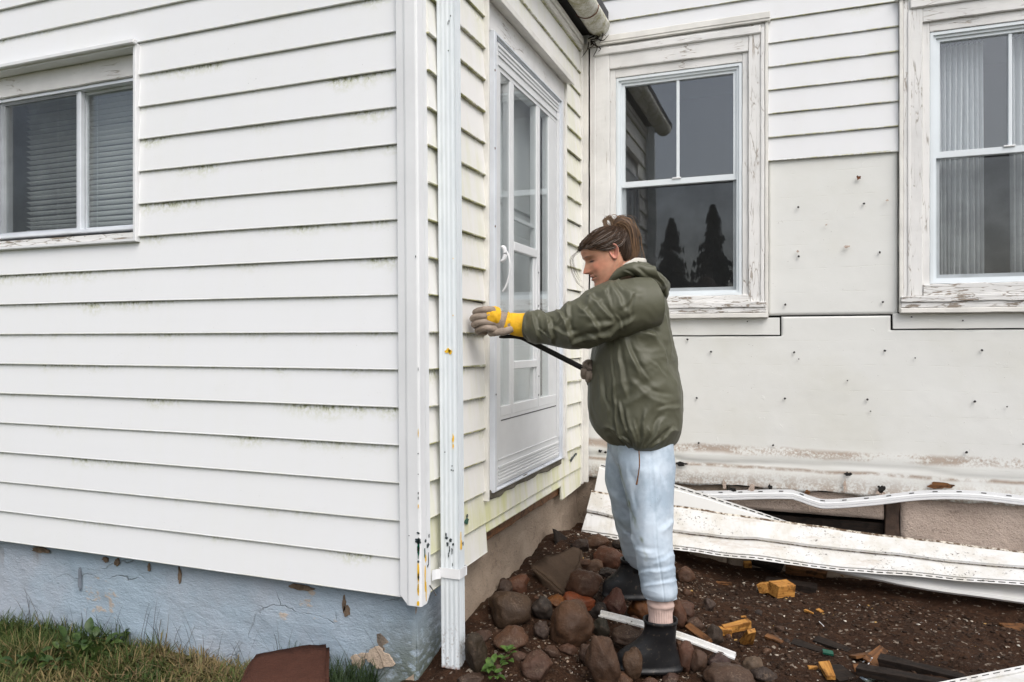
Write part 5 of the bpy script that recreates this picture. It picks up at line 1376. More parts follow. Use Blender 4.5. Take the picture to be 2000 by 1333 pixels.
# ---- head (local axes: face forward, to her left, up)
YAW, PIT = math.radians(9), math.radians(22)
f0 = -RV * math.cos(YAW) - FV * math.sin(YAW)
HF = f0 * math.cos(PIT) - UV * math.sin(PIT); HU = UV * math.cos(PIT) + f0 * math.sin(PIT); HL = np.cross(HU, HF)
HC = D(1184, 497, 2.87)
def H(f, l, u):
    return HC + np.asarray(f)[..., None] * HF + np.asarray(l)[..., None] * HL + np.asarray(u)[..., None] * HU
NU, NV = 150, 150
prof_u = np.array([-.120, -.112, -.104, -.094, -.084, -.074, -.060, -.046, -.030, -.012, .004, .020, .034, .049, .064, .077, .087, .094, .097])
prof_f = np.array([.058, .078, .0865, .0875, .0825, .0835, .0855, .0855, .0850, .0835, .0830, .0885, .0905, .0885, .078, .060, .040, .018, .004])
prof_b = np.array([.030, .012, -.006, -.018, -.028, -.040, -.058, -.074, -.084, -.091, -.095, -.098, -.0995, -.0985, -.090, -.076, -.056, -.030, -.010])
prof_w = np.array([.012, .028, .039, .047, .053, .057, .0615, .0645, .0665, .0685, .070, .0715, .073, .0735, .069, .059, .045, .025, .008])
uu = np.linspace(-.120, .097, NV)
from_i = lambda a: np.interp(uu, prof_u, a)
def sm(a):
    k = np.array([1, 4, 6, 4, 1]) / 16.; b_ = np.r_[[a[0]] * 2, a, [a[-1]] * 2]
    return np.convolve(b_, k, 'valid')
pf, pb, pw = (sm(sm(sm(from_i(a)))) for a in (prof_f, prof_b, prof_w))
ph = np.linspace(0, 2 * math.pi, NU, endpoint=False)
cs = np.cos(ph); sn = np.sin(ph)
csf = np.where(cs > 0, np.abs(cs) ** .88, -np.abs(cs))
cf = ((pf + pb) / 2)[:, None]; af = ((pf - pb) / 2)[:, None]
Fh = cf + af * csf[None]; Lh = pw[:, None] * sn[None] + 0 * Fh; Uh = uu[:, None] + 0 * Fh
front = np.clip(Fh / .03, 0, 1)
g2 = lambda a, s_: np.exp(-(a / s_) ** 2)
nh = np.interp(Uh, [-.052, -.046, -.041, -.034, -.024, -.010, .006, .02], [0, .003, .016, .0275, .0225, .0125, .0035, 0])
ns = np.interp(Uh, [-.046, -.036, -.01, .02], [.0145, .0140, .0100, .0085])
Fn = Fh + front * nh * g2(Lh, ns)
aL = np.abs(Lh)
Fn += front * .0060 * g2(aL - .0150, .0055) * g2(Uh + .0385, .0065)            # nostril wings
Fn -= front * .0125 * g2(aL - .0290, .0145) * g2(Uh - .0020, .0105)            # eye sockets
Fn += front * .0075 * g2(aL - .0310, .0110) * g2(Uh - .0010, .0068)            # lids over the eyeballs
Fn += front * .0045 * g2(aL - .0270, .0190) * g2(Uh - .0185, .0060)            # brow ridge
Fn += front * .0050 * g2(aL - .0420, .0150) * g2(Uh + .0330, .0160)            # cheeks
Fn += front * .0065 * g2(aL, .0190) * g2(Uh + .0560, .0045)                    # lips
Fn += front * .0070 * g2(aL, .0180) * g2(Uh + .0690, .0050)
Fn -= front * .0050 * g2(aL, .0240) * g2(Uh + .0625, .0018)
fold = g2(aL - (.0185 + (-.040 - Uh) * .42), .0022) * ((Uh < -.036) & (Uh > -.068))
Fn -= front * .0022 * fold                                                     # smile line
Fh = Fn
HV = H(Fh, Lh, Uh)
skin = np.ones((NV, NU, 3)) * np.array((.545, .285, .190))
red = np.clip(g2(aL - .044, .020) * g2(Uh + .026, .020) * .9 + g2(aL, .015) * g2(Uh + .034, .014) + .4 * g2(Uh + .10, .02), 0, 1)[..., None] * front[..., None]
skin = skin * (1 - .55 * red) + np.array((.60, .195, .125)) * .55 * red
skin *= (1 + .12 * fbm(HV * 55, 3))[..., None]; skin *= (1 - .30 * fold * front)[..., None]
def paint(mask, col):
    global skin
    m_ = np.clip(mask, 0, 1)[..., None]; skin = skin * (1 - m_) + np.array(col) * m_
paint(front * .85 * g2(aL, .0200) * np.maximum(g2(Uh + .0565, .0042), g2(Uh + .0690, .0045)), (.36, .13, .11))
paint(front * .95 * g2(aL, .0225) * g2(Uh + .0627, .0014), (.10, .03, .025))
paint(front * .92 * g2(aL - .0290, .0165) * g2(Uh - .0205 + .20 * np.maximum(0, aL - .032), .0034), (.11, .065, .04))
paint(front * .45 * g2(aL - .0300, .0155) * g2(Uh - .0060, .0080), (.28, .13, .095))
paint(front * 1.6 * g2(aL - .0290, .0125) * g2(Uh + .0025 + .06 * (aL - .031), .0032), (.02, .012, .010))
paint(front * .5 * (g2(aL - .050, .006) * g2(Uh + .006, .0012) + g2(aL - .050, .006) * g2(Uh + .001, .0012)), (.30, .12, .08))
paint(front * .8 * g2(aL - .0320, .0060) * g2(Uh + .0062, .0016), (.20, .14, .11))
paint(front * .9 * g2(aL - .0075, .0035) * g2(Uh + .0420, .0022), (.12, .04, .03))
body = MB(); bcol = []
Fc = [(i * NU + j, i * NU + (j + 1) % NU, (i + 1) * NU + (j + 1) % NU, (i + 1) * NU + j) for i in range(NV - 1) for j in range(NU)] + [tuple(range(NU - 1, -1, -1)), tuple((NV - 1) * NU + j for j in range(NU))]
body.put(HV.reshape(-1, 3), Fc); bcol.append(skin.reshape(-1, 3))
def put_body(V, Fc, col=(.52, .29, .21)):
    body.put(V, Fc); bcol.append(np.tile(np.array(col), (len(V), 1)))
# ears
for sg in (1, -1):
    nr, nt = 16, 40; V = []; cols = []
    for i in range(nr):
        r = i / (nr - 1)
        for j in range(nt):
            t = 2 * math.pi * j / nt; c_, s_ = math.cos(t), math.sin(t)
            eu = .0310 * s_ * (1 + .06 * s_); ef = .0175 * c_ * (1 + .30 * s_)
            back = .5 - .5 * c_
            h = .0045 + .012 * r * back + .0062 * math.exp(-((r - .84) / .13) ** 2) * (.35 + .65 * back) - .0060 * math.exp(-(r / .42) ** 2) + .0025 * math.exp(-((r - .52) / .10) ** 2) * max(0, s_)
            if i == nr - 1: h -= .004
            fl, ul = -.0085 + ef * r - .10 * eu * r, .0005 + eu * r
            V.append(H(fl, sg * (.0675 + h), ul))
            k = math.exp(-(r / .42) ** 2); cols.append(np.array((.60, .27, .20)) * (1 - .6 * k) + np.array((.20, .06, .045)) * .6 * k)
    for j in range(nt):
        t = 2 * math.pi * j / nt; V.append(H(-.010 + .0150 * math.cos(t), sg * .058, .027 * math.sin(t))); cols.append((.5, .25, .18))
    Fc = [(i * nt + j, i * nt + (j + 1) % nt, (i + 1) * nt + (j + 1) % nt, (i + 1) * nt + j) for i in range(nr) for j in range(nt)]
    if sg < 0: Fc = [f[::-1] for f in Fc]
    body.put(V, Fc); bcol.append(np.array(cols))
# neck, trunk and limbs under the clothes
nk = [tuple(H(-.022, 0, -.010)) + (.055, .050), tuple(H(-.028, 0, -.060)) + (.056, .052), tuple(D(1222, 541, 2.89)) + (.058, .055), tuple(D(1232, 562, 2.90)) + (.085, .09), tuple(D(1238, 600, ZB0)) + (.10, .16), tuple(D(1240, 700, ZB0)) + (.11, .15), tuple(D(1243, 800, ZB0)) + (.12, .16), tuple(D(1245, 875, ZB0)) + (.11, .15)]
V, Fc = sweep(nk, 70, 40, up=FV); put_body(V, Fc, (.60, .32, .215))
ARM_L = [D(1258, 596, 2.74), D(1196, 616, 2.735), D(1136, 640, 2.74), D(1085, 640, 2.77), D(1022, 633, 2.81)]
ARM_R = [D(1225, 590, 3.06), D(1215, 660, 3.08), D(1200, 730, 3.05), D(1170, 738, 2.95), D(1152, 728, 2.87)]
for A in (ARM_L, ARM_R):
    V, Fc = sweep([tuple(p) + (r, r) for p, r in zip(A, (.05, .045, .036, .033, .026))], 40, 16); put_body(V, Fc)
LEG_N = [D(1262, 850, 2.80), D(1265, 950, 2.77), D(1271, 1030, 2.74), D(1281, 1100, 2.72), D(1291, 1190, 2.715), D(1293, 1260, 2.715)]
LEG_F = [D(1230, 850, 2.99), D(1229, 945, 3.01), D(1236, 1000, 3.04), D(1248, 1060, 3.10), D(1252, 1100, 3.15), D(1250, 1140, 3.17)]
for A in (LEG_N, LEG_F):
    V, Fc = sweep([tuple(p) + (r, r) for p, r in zip(A, (.075, .07, .055, .042, .034, .036))], 50, 16); put_body(V, Fc)
b = B('skin'); at = b.n('Attribute', attribute_name='Col').outputs[0]; p = b.pos()
M['skin'] = b.done(at, b.rng(b.noise(p, 90, 3, .6), .3, .7, .42, .58), b.bump(b.noise(p, 420, 3, .6), .2, .0008), spec=.25, **{'Subsurface Weight': .12, 'Subsurface Scale': .006})
feet = G(1290, 1312)
pme = body.make(feet, True); set_col(pme, np.concatenate(bcol))
person = add('person', pme, M['skin'], None, feet, 'person in an olive rain jacket and pale blue trousers prying siding beside the door', 'person')

# ---- hair
hair = MB(); hcol = []
def hput(V, Fc, col):
    hair.put(V, Fc); hcol.append(np.asarray(col) if np.ndim(col) == 2 else np.tile(np.array(col), (len(V), 1)))
hl = np.interp(Fh, [-.12, -.085, -.06, -.035, -.028, .012, .03, .055, .075, .1], [-.085, -.080, -.068, -.040, .028, .031, .022, .040, .052, .055])
keep = Uh > hl + .004 * vnoise(HV * 160) + .003 * vnoise(HV * 420)
offs = .0016 + .0020 * vnoise(np.stack([Fh * 30, Lh * 90, Uh * 30], -1)) + .0018 * sstep(0, .02, Uh - hl)
ctr = np.array((-.004, 0, .01))
dirv = np.stack([Fh - ctr[0], Lh, Uh - ctr[2]], -1); dirv /= np.linalg.norm(dirv, axis=-1)[..., None]
Q = np.stack([Fh, Lh, Uh], -1) + dirv * offs[..., None]
CV = H(Q[..., 0], Q[..., 1], Q[..., 2])
idm = -np.ones((NV, NU), int); kk = np.argwhere(keep); idm[keep] = np.arange(len(kk))
Fc = []
for i in range(NV - 1):
    for j in range(NU):
        q = (idm[i, j], idm[i, (j + 1) % NU], idm[i + 1, (j + 1) % NU], idm[i + 1, j])
        if min(q) >= 0: Fc.append(q)
Fc.append(tuple(idm[NV - 1, j] for j in range(NU)))
ccap = np.array((.028, .016, .010)) * (1 + .35 * vnoise(np.stack([Fh[keep] * 20, Lh[keep] * 160, Uh[keep] * 60], -1)))[:, None]
hput(CV[keep], Fc, ccap)
def strand(P, r, col, n=12):
    P = cat_rom(P, n); T = np.gradient(P, axis=0); T /= np.linalg.norm(T, axis=1)[:, None] + 1e-9
    a = np.cross(T, (FV * .8 + UV * .3 + RV * .2)); a /= np.linalg.norm(a, axis=1)[:, None] + 1e-9; b_ = np.cross(T, a)
    w = r * np.sin(np.linspace(.04, math.pi - .25, n)) ** .5
    V = np.stack([P + a * w[:, None], P - a * .5 * w[:, None] + b_ * .87 * w[:, None], P - a * .5 * w[:, None] - b_ * .87 * w[:, None]], 1).reshape(-1, 3)
    Fc = [(i * 3 + j, i * 3 + (j + 1) % 3, (i + 1) * 3 + (j + 1) % 3, (i + 1) * 3 + j) for i in range(n - 1) for j in range(3)]
    hput(V, Fc, col)
TIE = np.array((-.066, .0, .074))
rgh = np.random.default_rng(5)
Lc = np.stack([Fh, Lh, Uh], -1)[keep]; bd = (Uh - hl)[keep]
pick = np.argwhere((bd < .016) | (rgh.random(len(bd)) < .10)).ravel()
gd = dirv[::2, ::2].reshape(-1, 3); gr = np.linalg.norm(np.stack([Fh, Lh, Uh], -1)[::2, ::2] - ctr, axis=-1).ravel()
for k in rgh.choice(pick, 1700):
    A = Lc[k]; pts = []
    lift = rgh.uniform(.002, .010); bow = (.030 + .014 * rgh.random()) * float(sstep(-.01, .05, A[0])) * (1. if A[2] > .02 else .3)
    for t in (0, .08, .18, .32, .5, .7, .86, 1.):
        p = A * (1 - t) + TIE * t - ctr; p[2] -= bow * math.sin(math.pi * t) ** .8; p[0] -= bow * .4 * math.sin(math.pi * t); p = p / np.linalg.norm(p)
        w_ = gd @ p; top_ = np.argpartition(-w_, 4)[:4]
        rr = gr[top_].mean() + .0022 + lift * math.sin(math.pi * min(1., t * 1.05)) ** .7 + .0012 * math.sin(t * 11 + k)
        pts.append(H(*(p * rr + ctr)))
    tone = rgh.uniform(.4, 1.1) if rgh.random() < .88 else rgh.uniform(1.1, 2.0)
    gray = .35 * (A[0] > .005) * (A[2] < .06) * (rgh.random() < .35)
    col = np.array((.058, .033, .019)) * tone * (1 - gray) + np.array((.34, .30, .27)) * gray
    strand(pts, rgh.uniform(.0007, .0016), col)
def wp(px, py, dz=0.): return D(px, py, 2.875 + dz)
core = [(1197, 449), (1210, 434), (1226, 442), (1232, 464), (1234, 492), (1229, 514)]
V, Fc = sweep([tuple(wp(*c_)) + (r, r) for c_, r in zip(core, (.014, .024, .029, .028, .022, .008))], 40, 18, up=FV); hput(V, Fc, (.075, .047, .03))
for k in range(480):
    ox, oy, od = rgh.normal(0, 1, 3); sp_ = rgh.uniform(.5, 1.0)
    pts = []
    for i, (x, y) in enumerate(core):
        w = (.15, .75, 1.0, 1.05, 1.1, 1.15)[i] * sp_
        pts.append(wp(x + ox * 9.5 * w + rgh.normal(0, 2.0), y + oy * 8.5 * w + rgh.normal(0, .9), od * .013 * w - .006))
    if rgh.random() < .35: pts = pts[:rgh.integers(4, 6)]
    strand(pts, rgh.uniform(.0006, .0015), np.array((.165, .098, .055)) * rgh.uniform(.35, 1.5), 14)
for k in range(90):
    j = lambda s_=2.8: rgh.normal(0, s_)
    pts = [wp(1198 + j(), 448 + j()), wp(1187 + j(), 444 + j(), -.01), wp(1181 + j(2), 431 + j(2), -.012), wp(1190 + j(2), 424 + j(2), -.01), wp(1198 + j(), 436 + j(), -.01), wp(1199 + j(), 448 + j())]
    strand(pts, rgh.uniform(.0006, .0013), np.array((.17, .115, .075)) * rgh.uniform(.5, 1.6), 16)
for k in range(34):   # flyaways
    a = wp(1196 + rgh.uniform(-6, 30), 436 + rgh.uniform(-6, 20), rgh.uniform(-.02, .02)); d = rgh.normal(0, 1, 2)
    strand([a, a + RV * .012 * d[0] + UV * .018, a + RV * .035 * d[0] + UV * rgh.uniform(.0, .035)], .0004, (.13, .085, .055), 8)
strand([wp(1196, 448), wp(1200, 432), wp(1210, 421), wp(1222, 417)], .0010, (.12, .08, .05), 12)
for k in range(12):   # wisps in front of the face
    j = lambda: rgh.normal(0, 1.6)
    if k < 6: pts = [wp(1137, 486, -.03), wp(1124 + j(), 492 + j(), -.035), wp(1115 + j(), 505 + j(), -.035), wp(1116 + j(), 526 + j(), -.035), wp(1127 + j(), 548 + j(), -.03), wp(1140 + j(), 562 + j(), -.03)]
    else: pts = [wp(1136, 490, -.03), wp(1124 + j(), 496 + j(), -.035), wp(1119 + j(), 508 + j(), -.035), wp(1124 + j(), 530 + j(), -.035), wp(1134 + j(), 550 + j(), -.03)]
    strand(pts, .0004, (.09, .06, .04), 18)
for k in range(40):   # nape wisps
    a = H(-.075 + rgh.normal(0, .012), .045 + rgh.normal(0, .012), -.050 + rgh.normal(0, .012))
    strand([a, a - UV * .012 + RV * .004, a - UV * .026 + RV * .008 * rgh.normal()], .0006, (.10, .065, .042), 8)
b = B('brown_hair'); M['hair'] = b.done(b.n('Attribute', attribute_name='Col').outputs[0], .45, spec=.22)
hme = hair.make(HC, True); set_col(hme, np.concatenate(hcol))
add('hair', hme, M['hair'], person, HC)

# ---- jacket
b = B('olive_nylon'); p = b.pos(); n1 = b.noise(p, 5, 4, .6); n2 = b.noise(p, 26, 4, .6, 1.2)
cc = b.mix(b.rng(n1, .35, .7), (.098, .098, .066), (.078, .078, .052))
hh = b.ma('ADD', b.ma('MULTIPLY', n2, .35), b.ma('MULTIPLY', b.noise(p, 900, 2, .5), .04))
M['jacket'] = b.done(cc, .48, b.bump(hh, .22, .010), spec=.34)
M['lining'] = m_plain('pale_lining', (.62, .60, .54), .8, .08, 20, .2, 120)
def fold_field(q, sc1=(1., 1., .45), s0=0.):
    w = q + .10 * np.stack([vnoise(q * 4 + s0), vnoise(q * 4 + 21 + s0), vnoise(q * 4 + 47 + s0)], -1)
    a = ridged(w * np.array(sc1) * 6.5 + s0, 2)
    c_ = ridged(w * np.array((1.3, 1.3, 1.0)) * 12 + 5 + s0, 2)
    return a * .60 + c_ * .30
def pix(V):
    q = V - np.array((0, 0, CAMZ)); zc = q @ FV
    return 1000 + FPX * (q @ RV) / zc, 665 - FPX * q[..., 2] / zc
def creases(V, segs):
    x, y = pix(V); r = 0 * x
    x = x + 5 * vnoise(V * 22); y = y + 5 * vnoise(V * 22 + 40)
    for (ax, ay, bx, by, w, h) in segs:
        w *= .72; h *= .78
        L2 = (bx - ax) ** 2 + (by - ay) ** 2; L = math.sqrt(L2)
        t = ((x - ax) * (bx - ax) + (y - ay) * (by - ay)) / L2; tc = np.clip(t, 0, 1)
        d = ((x - ax) * (by - ay) - (y - ay) * (bx - ax)) / L
        e = np.hypot(x - ax - tc * (bx - ax), y - ay - tc * (by - ay)); out = np.exp(-np.maximum(0, e - np.abs(d)) / 6.) * np.clip(np.minimum(t, 1 - t) * 4 + .35, 0, 1)
        r = r + h * out * (np.exp(-np.abs(d) / w) - .75 * np.exp(-((d - 1.5 * w) / w) ** 2))
    return r
T_CR = [(1205, 668, 1222, 770, 7, .013), (1222, 664, 1252, 730, 7, .013), (1240, 645, 1285, 660, 8, .014), (1262, 640, 1300, 700, 8, .009), (1285, 570, 1304, 660, 9, .008), (1240, 878, 1205, 790, 6, .012), (1243, 878, 1222, 800, 6, .012), (1250, 878, 1262, 800, 6, .012), (1262, 874, 1300, 815, 7, .012), (1275, 872, 1322, 835, 7, .011), (1230, 872, 1180, 830, 7, .012), (1190, 690, 1207, 850, 3, .008), (1225, 745, 1300, 790, 10, .008), (1215, 790, 1290, 750, 10, .007), (1290, 690, 1325, 760, 9, .008), (1165, 700, 1175, 800, 7, .008), (1260, 590, 1290, 620, 9, .007), (1235, 690, 1268, 745, 4, .007), (1270, 700, 1300, 730, 4, .006), (1205, 780, 1225, 850, 4, .008), (1250, 760, 1310, 775, 5, .006), (1285, 800, 1325, 790, 5, .007), (1170, 745, 1190, 820, 4, .007), (1300, 640, 1312, 700, 4, .006), (1240, 820, 1248, 872, 3, .008), (1268, 830, 1260, 872, 3, .008), (1295, 845, 1282, 868, 3, .007), (1215, 850, 1232, 872, 3, .007)]
S_CR = [(1040, 612, 1052, 660, 5, .010), (1062, 610, 1082, 668, 6, .014), (1090, 604, 1118, 672, 7, .014), (1112, 596, 1100, 640, 6, .010), (1130, 590, 1165, 650, 8, .014), (1152, 578, 1196, 628, 8, .014), (1168, 572, 1140, 606, 7, .011), (1190, 555, 1222, 605, 8, .012), (1115, 672, 1190, 648, 6, .013), (1180, 655, 1240, 618, 7, .013), (1210, 560, 1250, 580, 9, .008), (1175, 565, 1195, 600, 4, .008), (1190, 562, 1165, 592, 4, .008), (1206, 546, 1216, 572, 4, .007), (1231, 572, 1228, 618, 4, .007), (1246, 566, 1214, 602, 4, .007), (1100, 612, 1085, 632, 3, .006), (1070, 625, 1060, 650, 3, .006), (1128, 612, 1150, 622, 3, .006), (1140, 655, 1165, 664, 4, .008), (1200, 612, 1216, 640, 4, .008), (1050, 640, 1075, 660, 3, .007), (1075, 640, 1125, 655, 6, .010), (1145, 640, 1205, 632, 7, .010)]
def torso_off(V, th, s):
    r = .008 * (fold_field(V, (1., 1., .5), 2.) - .25) * sstep(.02, .2, s) + creases(V, T_CR) * sstep(.05, .2, s)
    hemz = sstep(.80, .97, s)
    r = r + .007 * hemz * np.sin(th * 17 + 3 * vnoise(V * 9) ) * sstep(.8, .92, s)
    # pocket seam and side seam
    seam = np.exp(-((th - (math.pi * 1.5 - .62)) / .025) ** 2) * sstep(.42, .5, s) * (1 - sstep(.86, .92, s))
    return r + .006 * seam - .008 * np.exp(-((th - (math.pi * 1.5 - .69)) / .03) ** 2) * sstep(.42, .5, s)
TR = [(530, 1209, 1258, .080), (546, 1196, 1282, .135), (562, 1186, 1293, .180), (592, 1172, 1303, .205), (640, 1160, 1310, .215), (700, 1151, 1321, .228), (765, 1146, 1335, .240), (812, 1149, 1335, .242), (838, 1158, 1330, .236), (856, 1175, 1322, .222), (866, 1192, 1311, .205), (868, 1203, 1300, .190), (860, 1212, 1290, .175)]
rings = []
for y, a, c_, hy in TR:
    c0 = D((a + c_) / 2, y, ZB0); rings.append(tuple(c0) + ((c_ - a) / 2 * ZB0 / FPX - .007, hy - .012))
jk = MB()
V, Fc = ring_loft(rings, 260, torso_off, n=230); jk.put(V, Fc)
def sleeve_off(V, th, s):
    el = np.exp(-((s - .48) / .20) ** 2)
    q = V @ np.stack([RV, FV, UV], -1)
    ang = np.stack([q[..., 0] * 1.0 + .55 * q[..., 2], q[..., 1] * .8, q[..., 2] * .55 - .3 * q[..., 0]], -1)
    w = ang + .05 * np.stack([vnoise(ang * 7), vnoise(ang * 7 + 31), vnoise(ang * 7 + 77)], -1)
    r = .006 * ridged(w * 10 + 3, 2)
    cuff = np.exp(-((s - .90) / .06) ** 2)
    return r * (.55 + .75 * el) + creases(V, S_CR) + .006 * cuff * np.sin(th * 5 + 8 * s)
def mt(px): return px * 2.76 / FPX
SL = [(1272, 590, 2.755, 52, 60), (1235, 597, 2.735, 58, 62), (1190, 607, 2.725, 58, 56), (1150, 626, 2.725, 51, 50), (1118, 637, 2.735, 47, 46), (1090, 641, 2.755, 40, 40), (1062, 640, 2.775, 35, 35), (1050, 637, 2.785, 37, 37), (1036, 634, 2.795, 33, 33), (1027, 633, 2.80, 29, 29)]
V, Fc = sweep([tuple(D(x, y, z)) + (mt(ra) - .007, mt(rb) * .92) for x, y, z, ra, rb in SL], 190, 110, up=FV, off=sleeve_off, ends=(1, 0)); jk.put(V, Fc)
V, Fc = sweep([tuple(D(1030, 633, 2.797)) + (.046, .046), tuple(D(1035, 634, 2.793)) + (.040, .040), tuple(D(1050, 636, 2.786)) + (.036, .036)], 14, 60, up=FV, ends=(0, 1)); jk.put(V, Fc)
SR = [(1222, 585, 3.05, .085), (1214, 640, 3.08, .078), (1205, 700, 3.08, .068), (1188, 735, 3.02, .060), (1172, 737, 2.95, .050), (1163, 734, 2.915, .040)]
V, Fc = sweep([tuple(D(x, y, z)) + (r, r) for x, y, z, r in SR], 60, 50, up=np.array((.2, .5, .3)), off=lambda V, th, s: .006 * ridged(V * 14, 2)); jk.put(V, Fc)
jo = D(1240, 868, ZB0)
jacket = add('jacket', jk.make(jo, True, True), M['jacket'], person, jo)
# hood lying on the shoulders: outer roll hanging at the back, pale lining at the neck
H_CR = [(1236, 519, 1290, 562, 5, .010), (1262, 512, 1302, 562, 5, .009), (1246, 532, 1286, 578, 5, .010), (1270, 520, 1285, 545, 4, .007), (1220, 530, 1262, 548, 4, .008)]
def hood_off(V, th, s): return .003 * ridged(V * 13 + 4, 2) + creases(V, H_CR)
HD = [(1196, 552, 2.80, .012, .020), (1212, 532, 2.77, .016, .024), (1240, 524, 2.755, .022, .030), (1266, 536, 2.775, .026, .036), (1283, 556, 2.84, .036, .045), (1283, 556, 2.93, .038, .045), (1264, 532, 3.00, .028, .04), (1238, 520, 3.02, .024, .03), (1212, 528, 3.00, .014, .02)]
V, Fc = sweep([tuple(D(x, y, z)) + (rb, ra) for x, y, z, ra, rb in HD], 150, 60, up=UV, off=hood_off)
hd = MB(); hd.put(V, Fc)
FL = [(1240, 512, 2.80, .006, .022), (1262, 522, 2.83, .012, .034), (1284, 546, 2.87, .020, .045), (1293, 572, 2.89, .020, .042), (1294, 590, 2.89, .008, .02)]
V, Fc = sweep([tuple(D(x, y, z)) + (ra, rb * 1.6) for x, y, z, ra, rb in FL], 60, 50, up=FV, off=hood_off); hd.put(V, Fc)
ho = D(1270, 550, 2.85); add('hood', hd.make(ho, True, True), M['jacket'], jacket, ho)
CL = [(1214, 530, 2.80), (1230, 517, 2.79), (1247, 510, 2.80), (1258, 512, 2.84), (1258, 512, 2.93), (1245, 512, 2.98)]
V, Fc = sweep([tuple(D(x, y, z)) + (.007, .016) for x, y, z in CL], 50, 14, up=UV, off=lambda V, th, s: .002 * vnoise(V * 60)); add('collar_lining', mesh(V, Fc, ho, True), M['lining'], jacket, ho)
V, Fc = tube([D(1248, 880, 2.685), D(1249, 905, 2.672), D(1246, 930, 2.672), D(1243, 946, 2.67)], [.0022, .0022, .0024, .0036], 8, 16)
add('drawstring', mesh(V, Fc, D(1248, 885, 2.68), True), M['wood_br'], jacket, D(1248, 885, 2.68))

# ---- trousers
b = B('pale_blue_denim'); p = b.pos(); n1 = b.noise(p, 7, 5, .65); n2 = b.noise(p, 40, 4, .6)
cc = b.mix(b.rng(n1, .36, .66), (.54, .62, .70), (.35, .43, .51))
st_ = b.ma('MULTIPLY', b.rng(b.noise(b.vm(p, (14., 14., 2.5)), 1., 4, .7), .66, .70), .55)
cc = b.mix(b.n('Attribute', attribute_name='Col').outputs[0], cc, (.15, .17, .07))
sp_ = b.ma('MULTIPLY', b.rng(b.noise(p, 150, 2, .5), .72, .76), b.rng(n1, .5, .6))
cc = b.mix(sp_, cc, (.10, .09, .07))
M['denim'] = b.done(cc, .85, b.bump(b.ma('ADD', n2, b.ma('MULTIPLY', b.noise(p, 600, 2, .5), .15)), .25, .004), spec=.2)
L_CR = [(1290, 1040, 1318, 1015, 7, .010), (1238, 1066, 1280, 1078, 7, .010), (1280, 1100, 1320, 1080, 6, .010), (1248, 1122, 1322, 1106, 6, .011), (1256, 1142, 1322, 1130, 5, .010), (1225, 905, 1240, 1000, 7, .008), (1290, 900, 1280, 990, 8, .008), (1262, 890, 1305, 960, 9, .008), (1195, 960, 1225, 1010, 7, .008), (1205, 1020, 1240, 1060, 6, .009)]
def leg_off(V, th, s):
    kn = np.exp(-((s - .55) / .12) ** 2); an = sstep(.78, .97, s)
    q = V * np.array((1., 1., 2.0)) + .04 * np.stack([vnoise(V * 8), vnoise(V * 8 + 31), vnoise(V * 8 + 67)], -1)
    r = .0065 * ridged(V * np.array((1., 1., .7)) * 7 + 1, 2) + (.008 * an + .002 * kn) * ridged(q * 12 + 4, 2)
    return r + .5 * creases(V, L_CR) - .0035 * np.exp(-((th - math.pi * 1.5) / .03) ** 2)
tz = MB()
def leg(rows, n=170):
    R = [tuple(D(x, y, z)) + (hw * z / FPX - .003, hw * z / FPX * dp) for x, y, z, hw, dp in rows]
    V, Fc = ring_loft(R, 120, leg_off, n=n); tz.put(V, Fc)
leg([(1259, 820, 2.84, 54, 1.0), (1262, 890, 2.80, 53, 1.0), (1266, 945, 2.775, 50, 1.0), (1271, 1000, 2.75, 45, 1.0), (1274, 1050, 2.735, 42, 1.0), (1280, 1090, 2.722, 38, 1.0), (1286, 1125, 2.716, 35, 1.0), (1289, 1146, 2.714, 35, 1.0), (1290, 1156, 2.714, 34, 1.0), (1291, 1164, 2.714, 29, 1.0), (1291, 1160, 2.714, 26, 1.0)])
leg([(1240, 820, 2.95, 56, .9), (1236, 880, 2.97, 48, .9), (1229, 940, 3.00, 46, .9), (1236, 990, 3.03, 41, .9), (1243, 1030, 3.06, 38, .9), (1250, 1065, 3.10, 36, .9), (1254, 1092, 3.14, 33, .9), (1254, 1108, 3.16, 26, .9), (1253, 1116, 3.165, 22, .9)])
V, Fc = ring_loft([tuple(D(1250, 800, 2.89)) + (.135, .17), tuple(D(1250, 860, 2.885)) + (.125, .165), tuple(D(1250, 900, 2.88)) + (.10, .13), tuple(D(1250, 930, 2.88)) + (.05, .07)], 60, n=30); tz.put(V, Fc)
to = D(1265, 900, 2.78); tme = tz.make(to, True, True)
TV = np.concatenate(tz.v); x_, y_ = pix(TV); sx = np.interp(y_, [900, 960, 1010, 1050, 1090], [1208, 1222, 1238, 1250, 1262])
stn = np.exp(-(np.abs(x_ - sx + 3 * vnoise(TV * 60)) / 3.5) ** 2) * (y_ > 905) * (y_ < 1096) * np.clip(.45 + .9 * vnoise(TV * 45), 0, 1) * .8
stn = np.maximum(stn, .5 * np.clip(vnoise(TV * 11) - .35, 0, 1))
set_col(tme, np.repeat(stn[:, None], 3, 1)); add('trousers', tme, M['denim'], person, to)
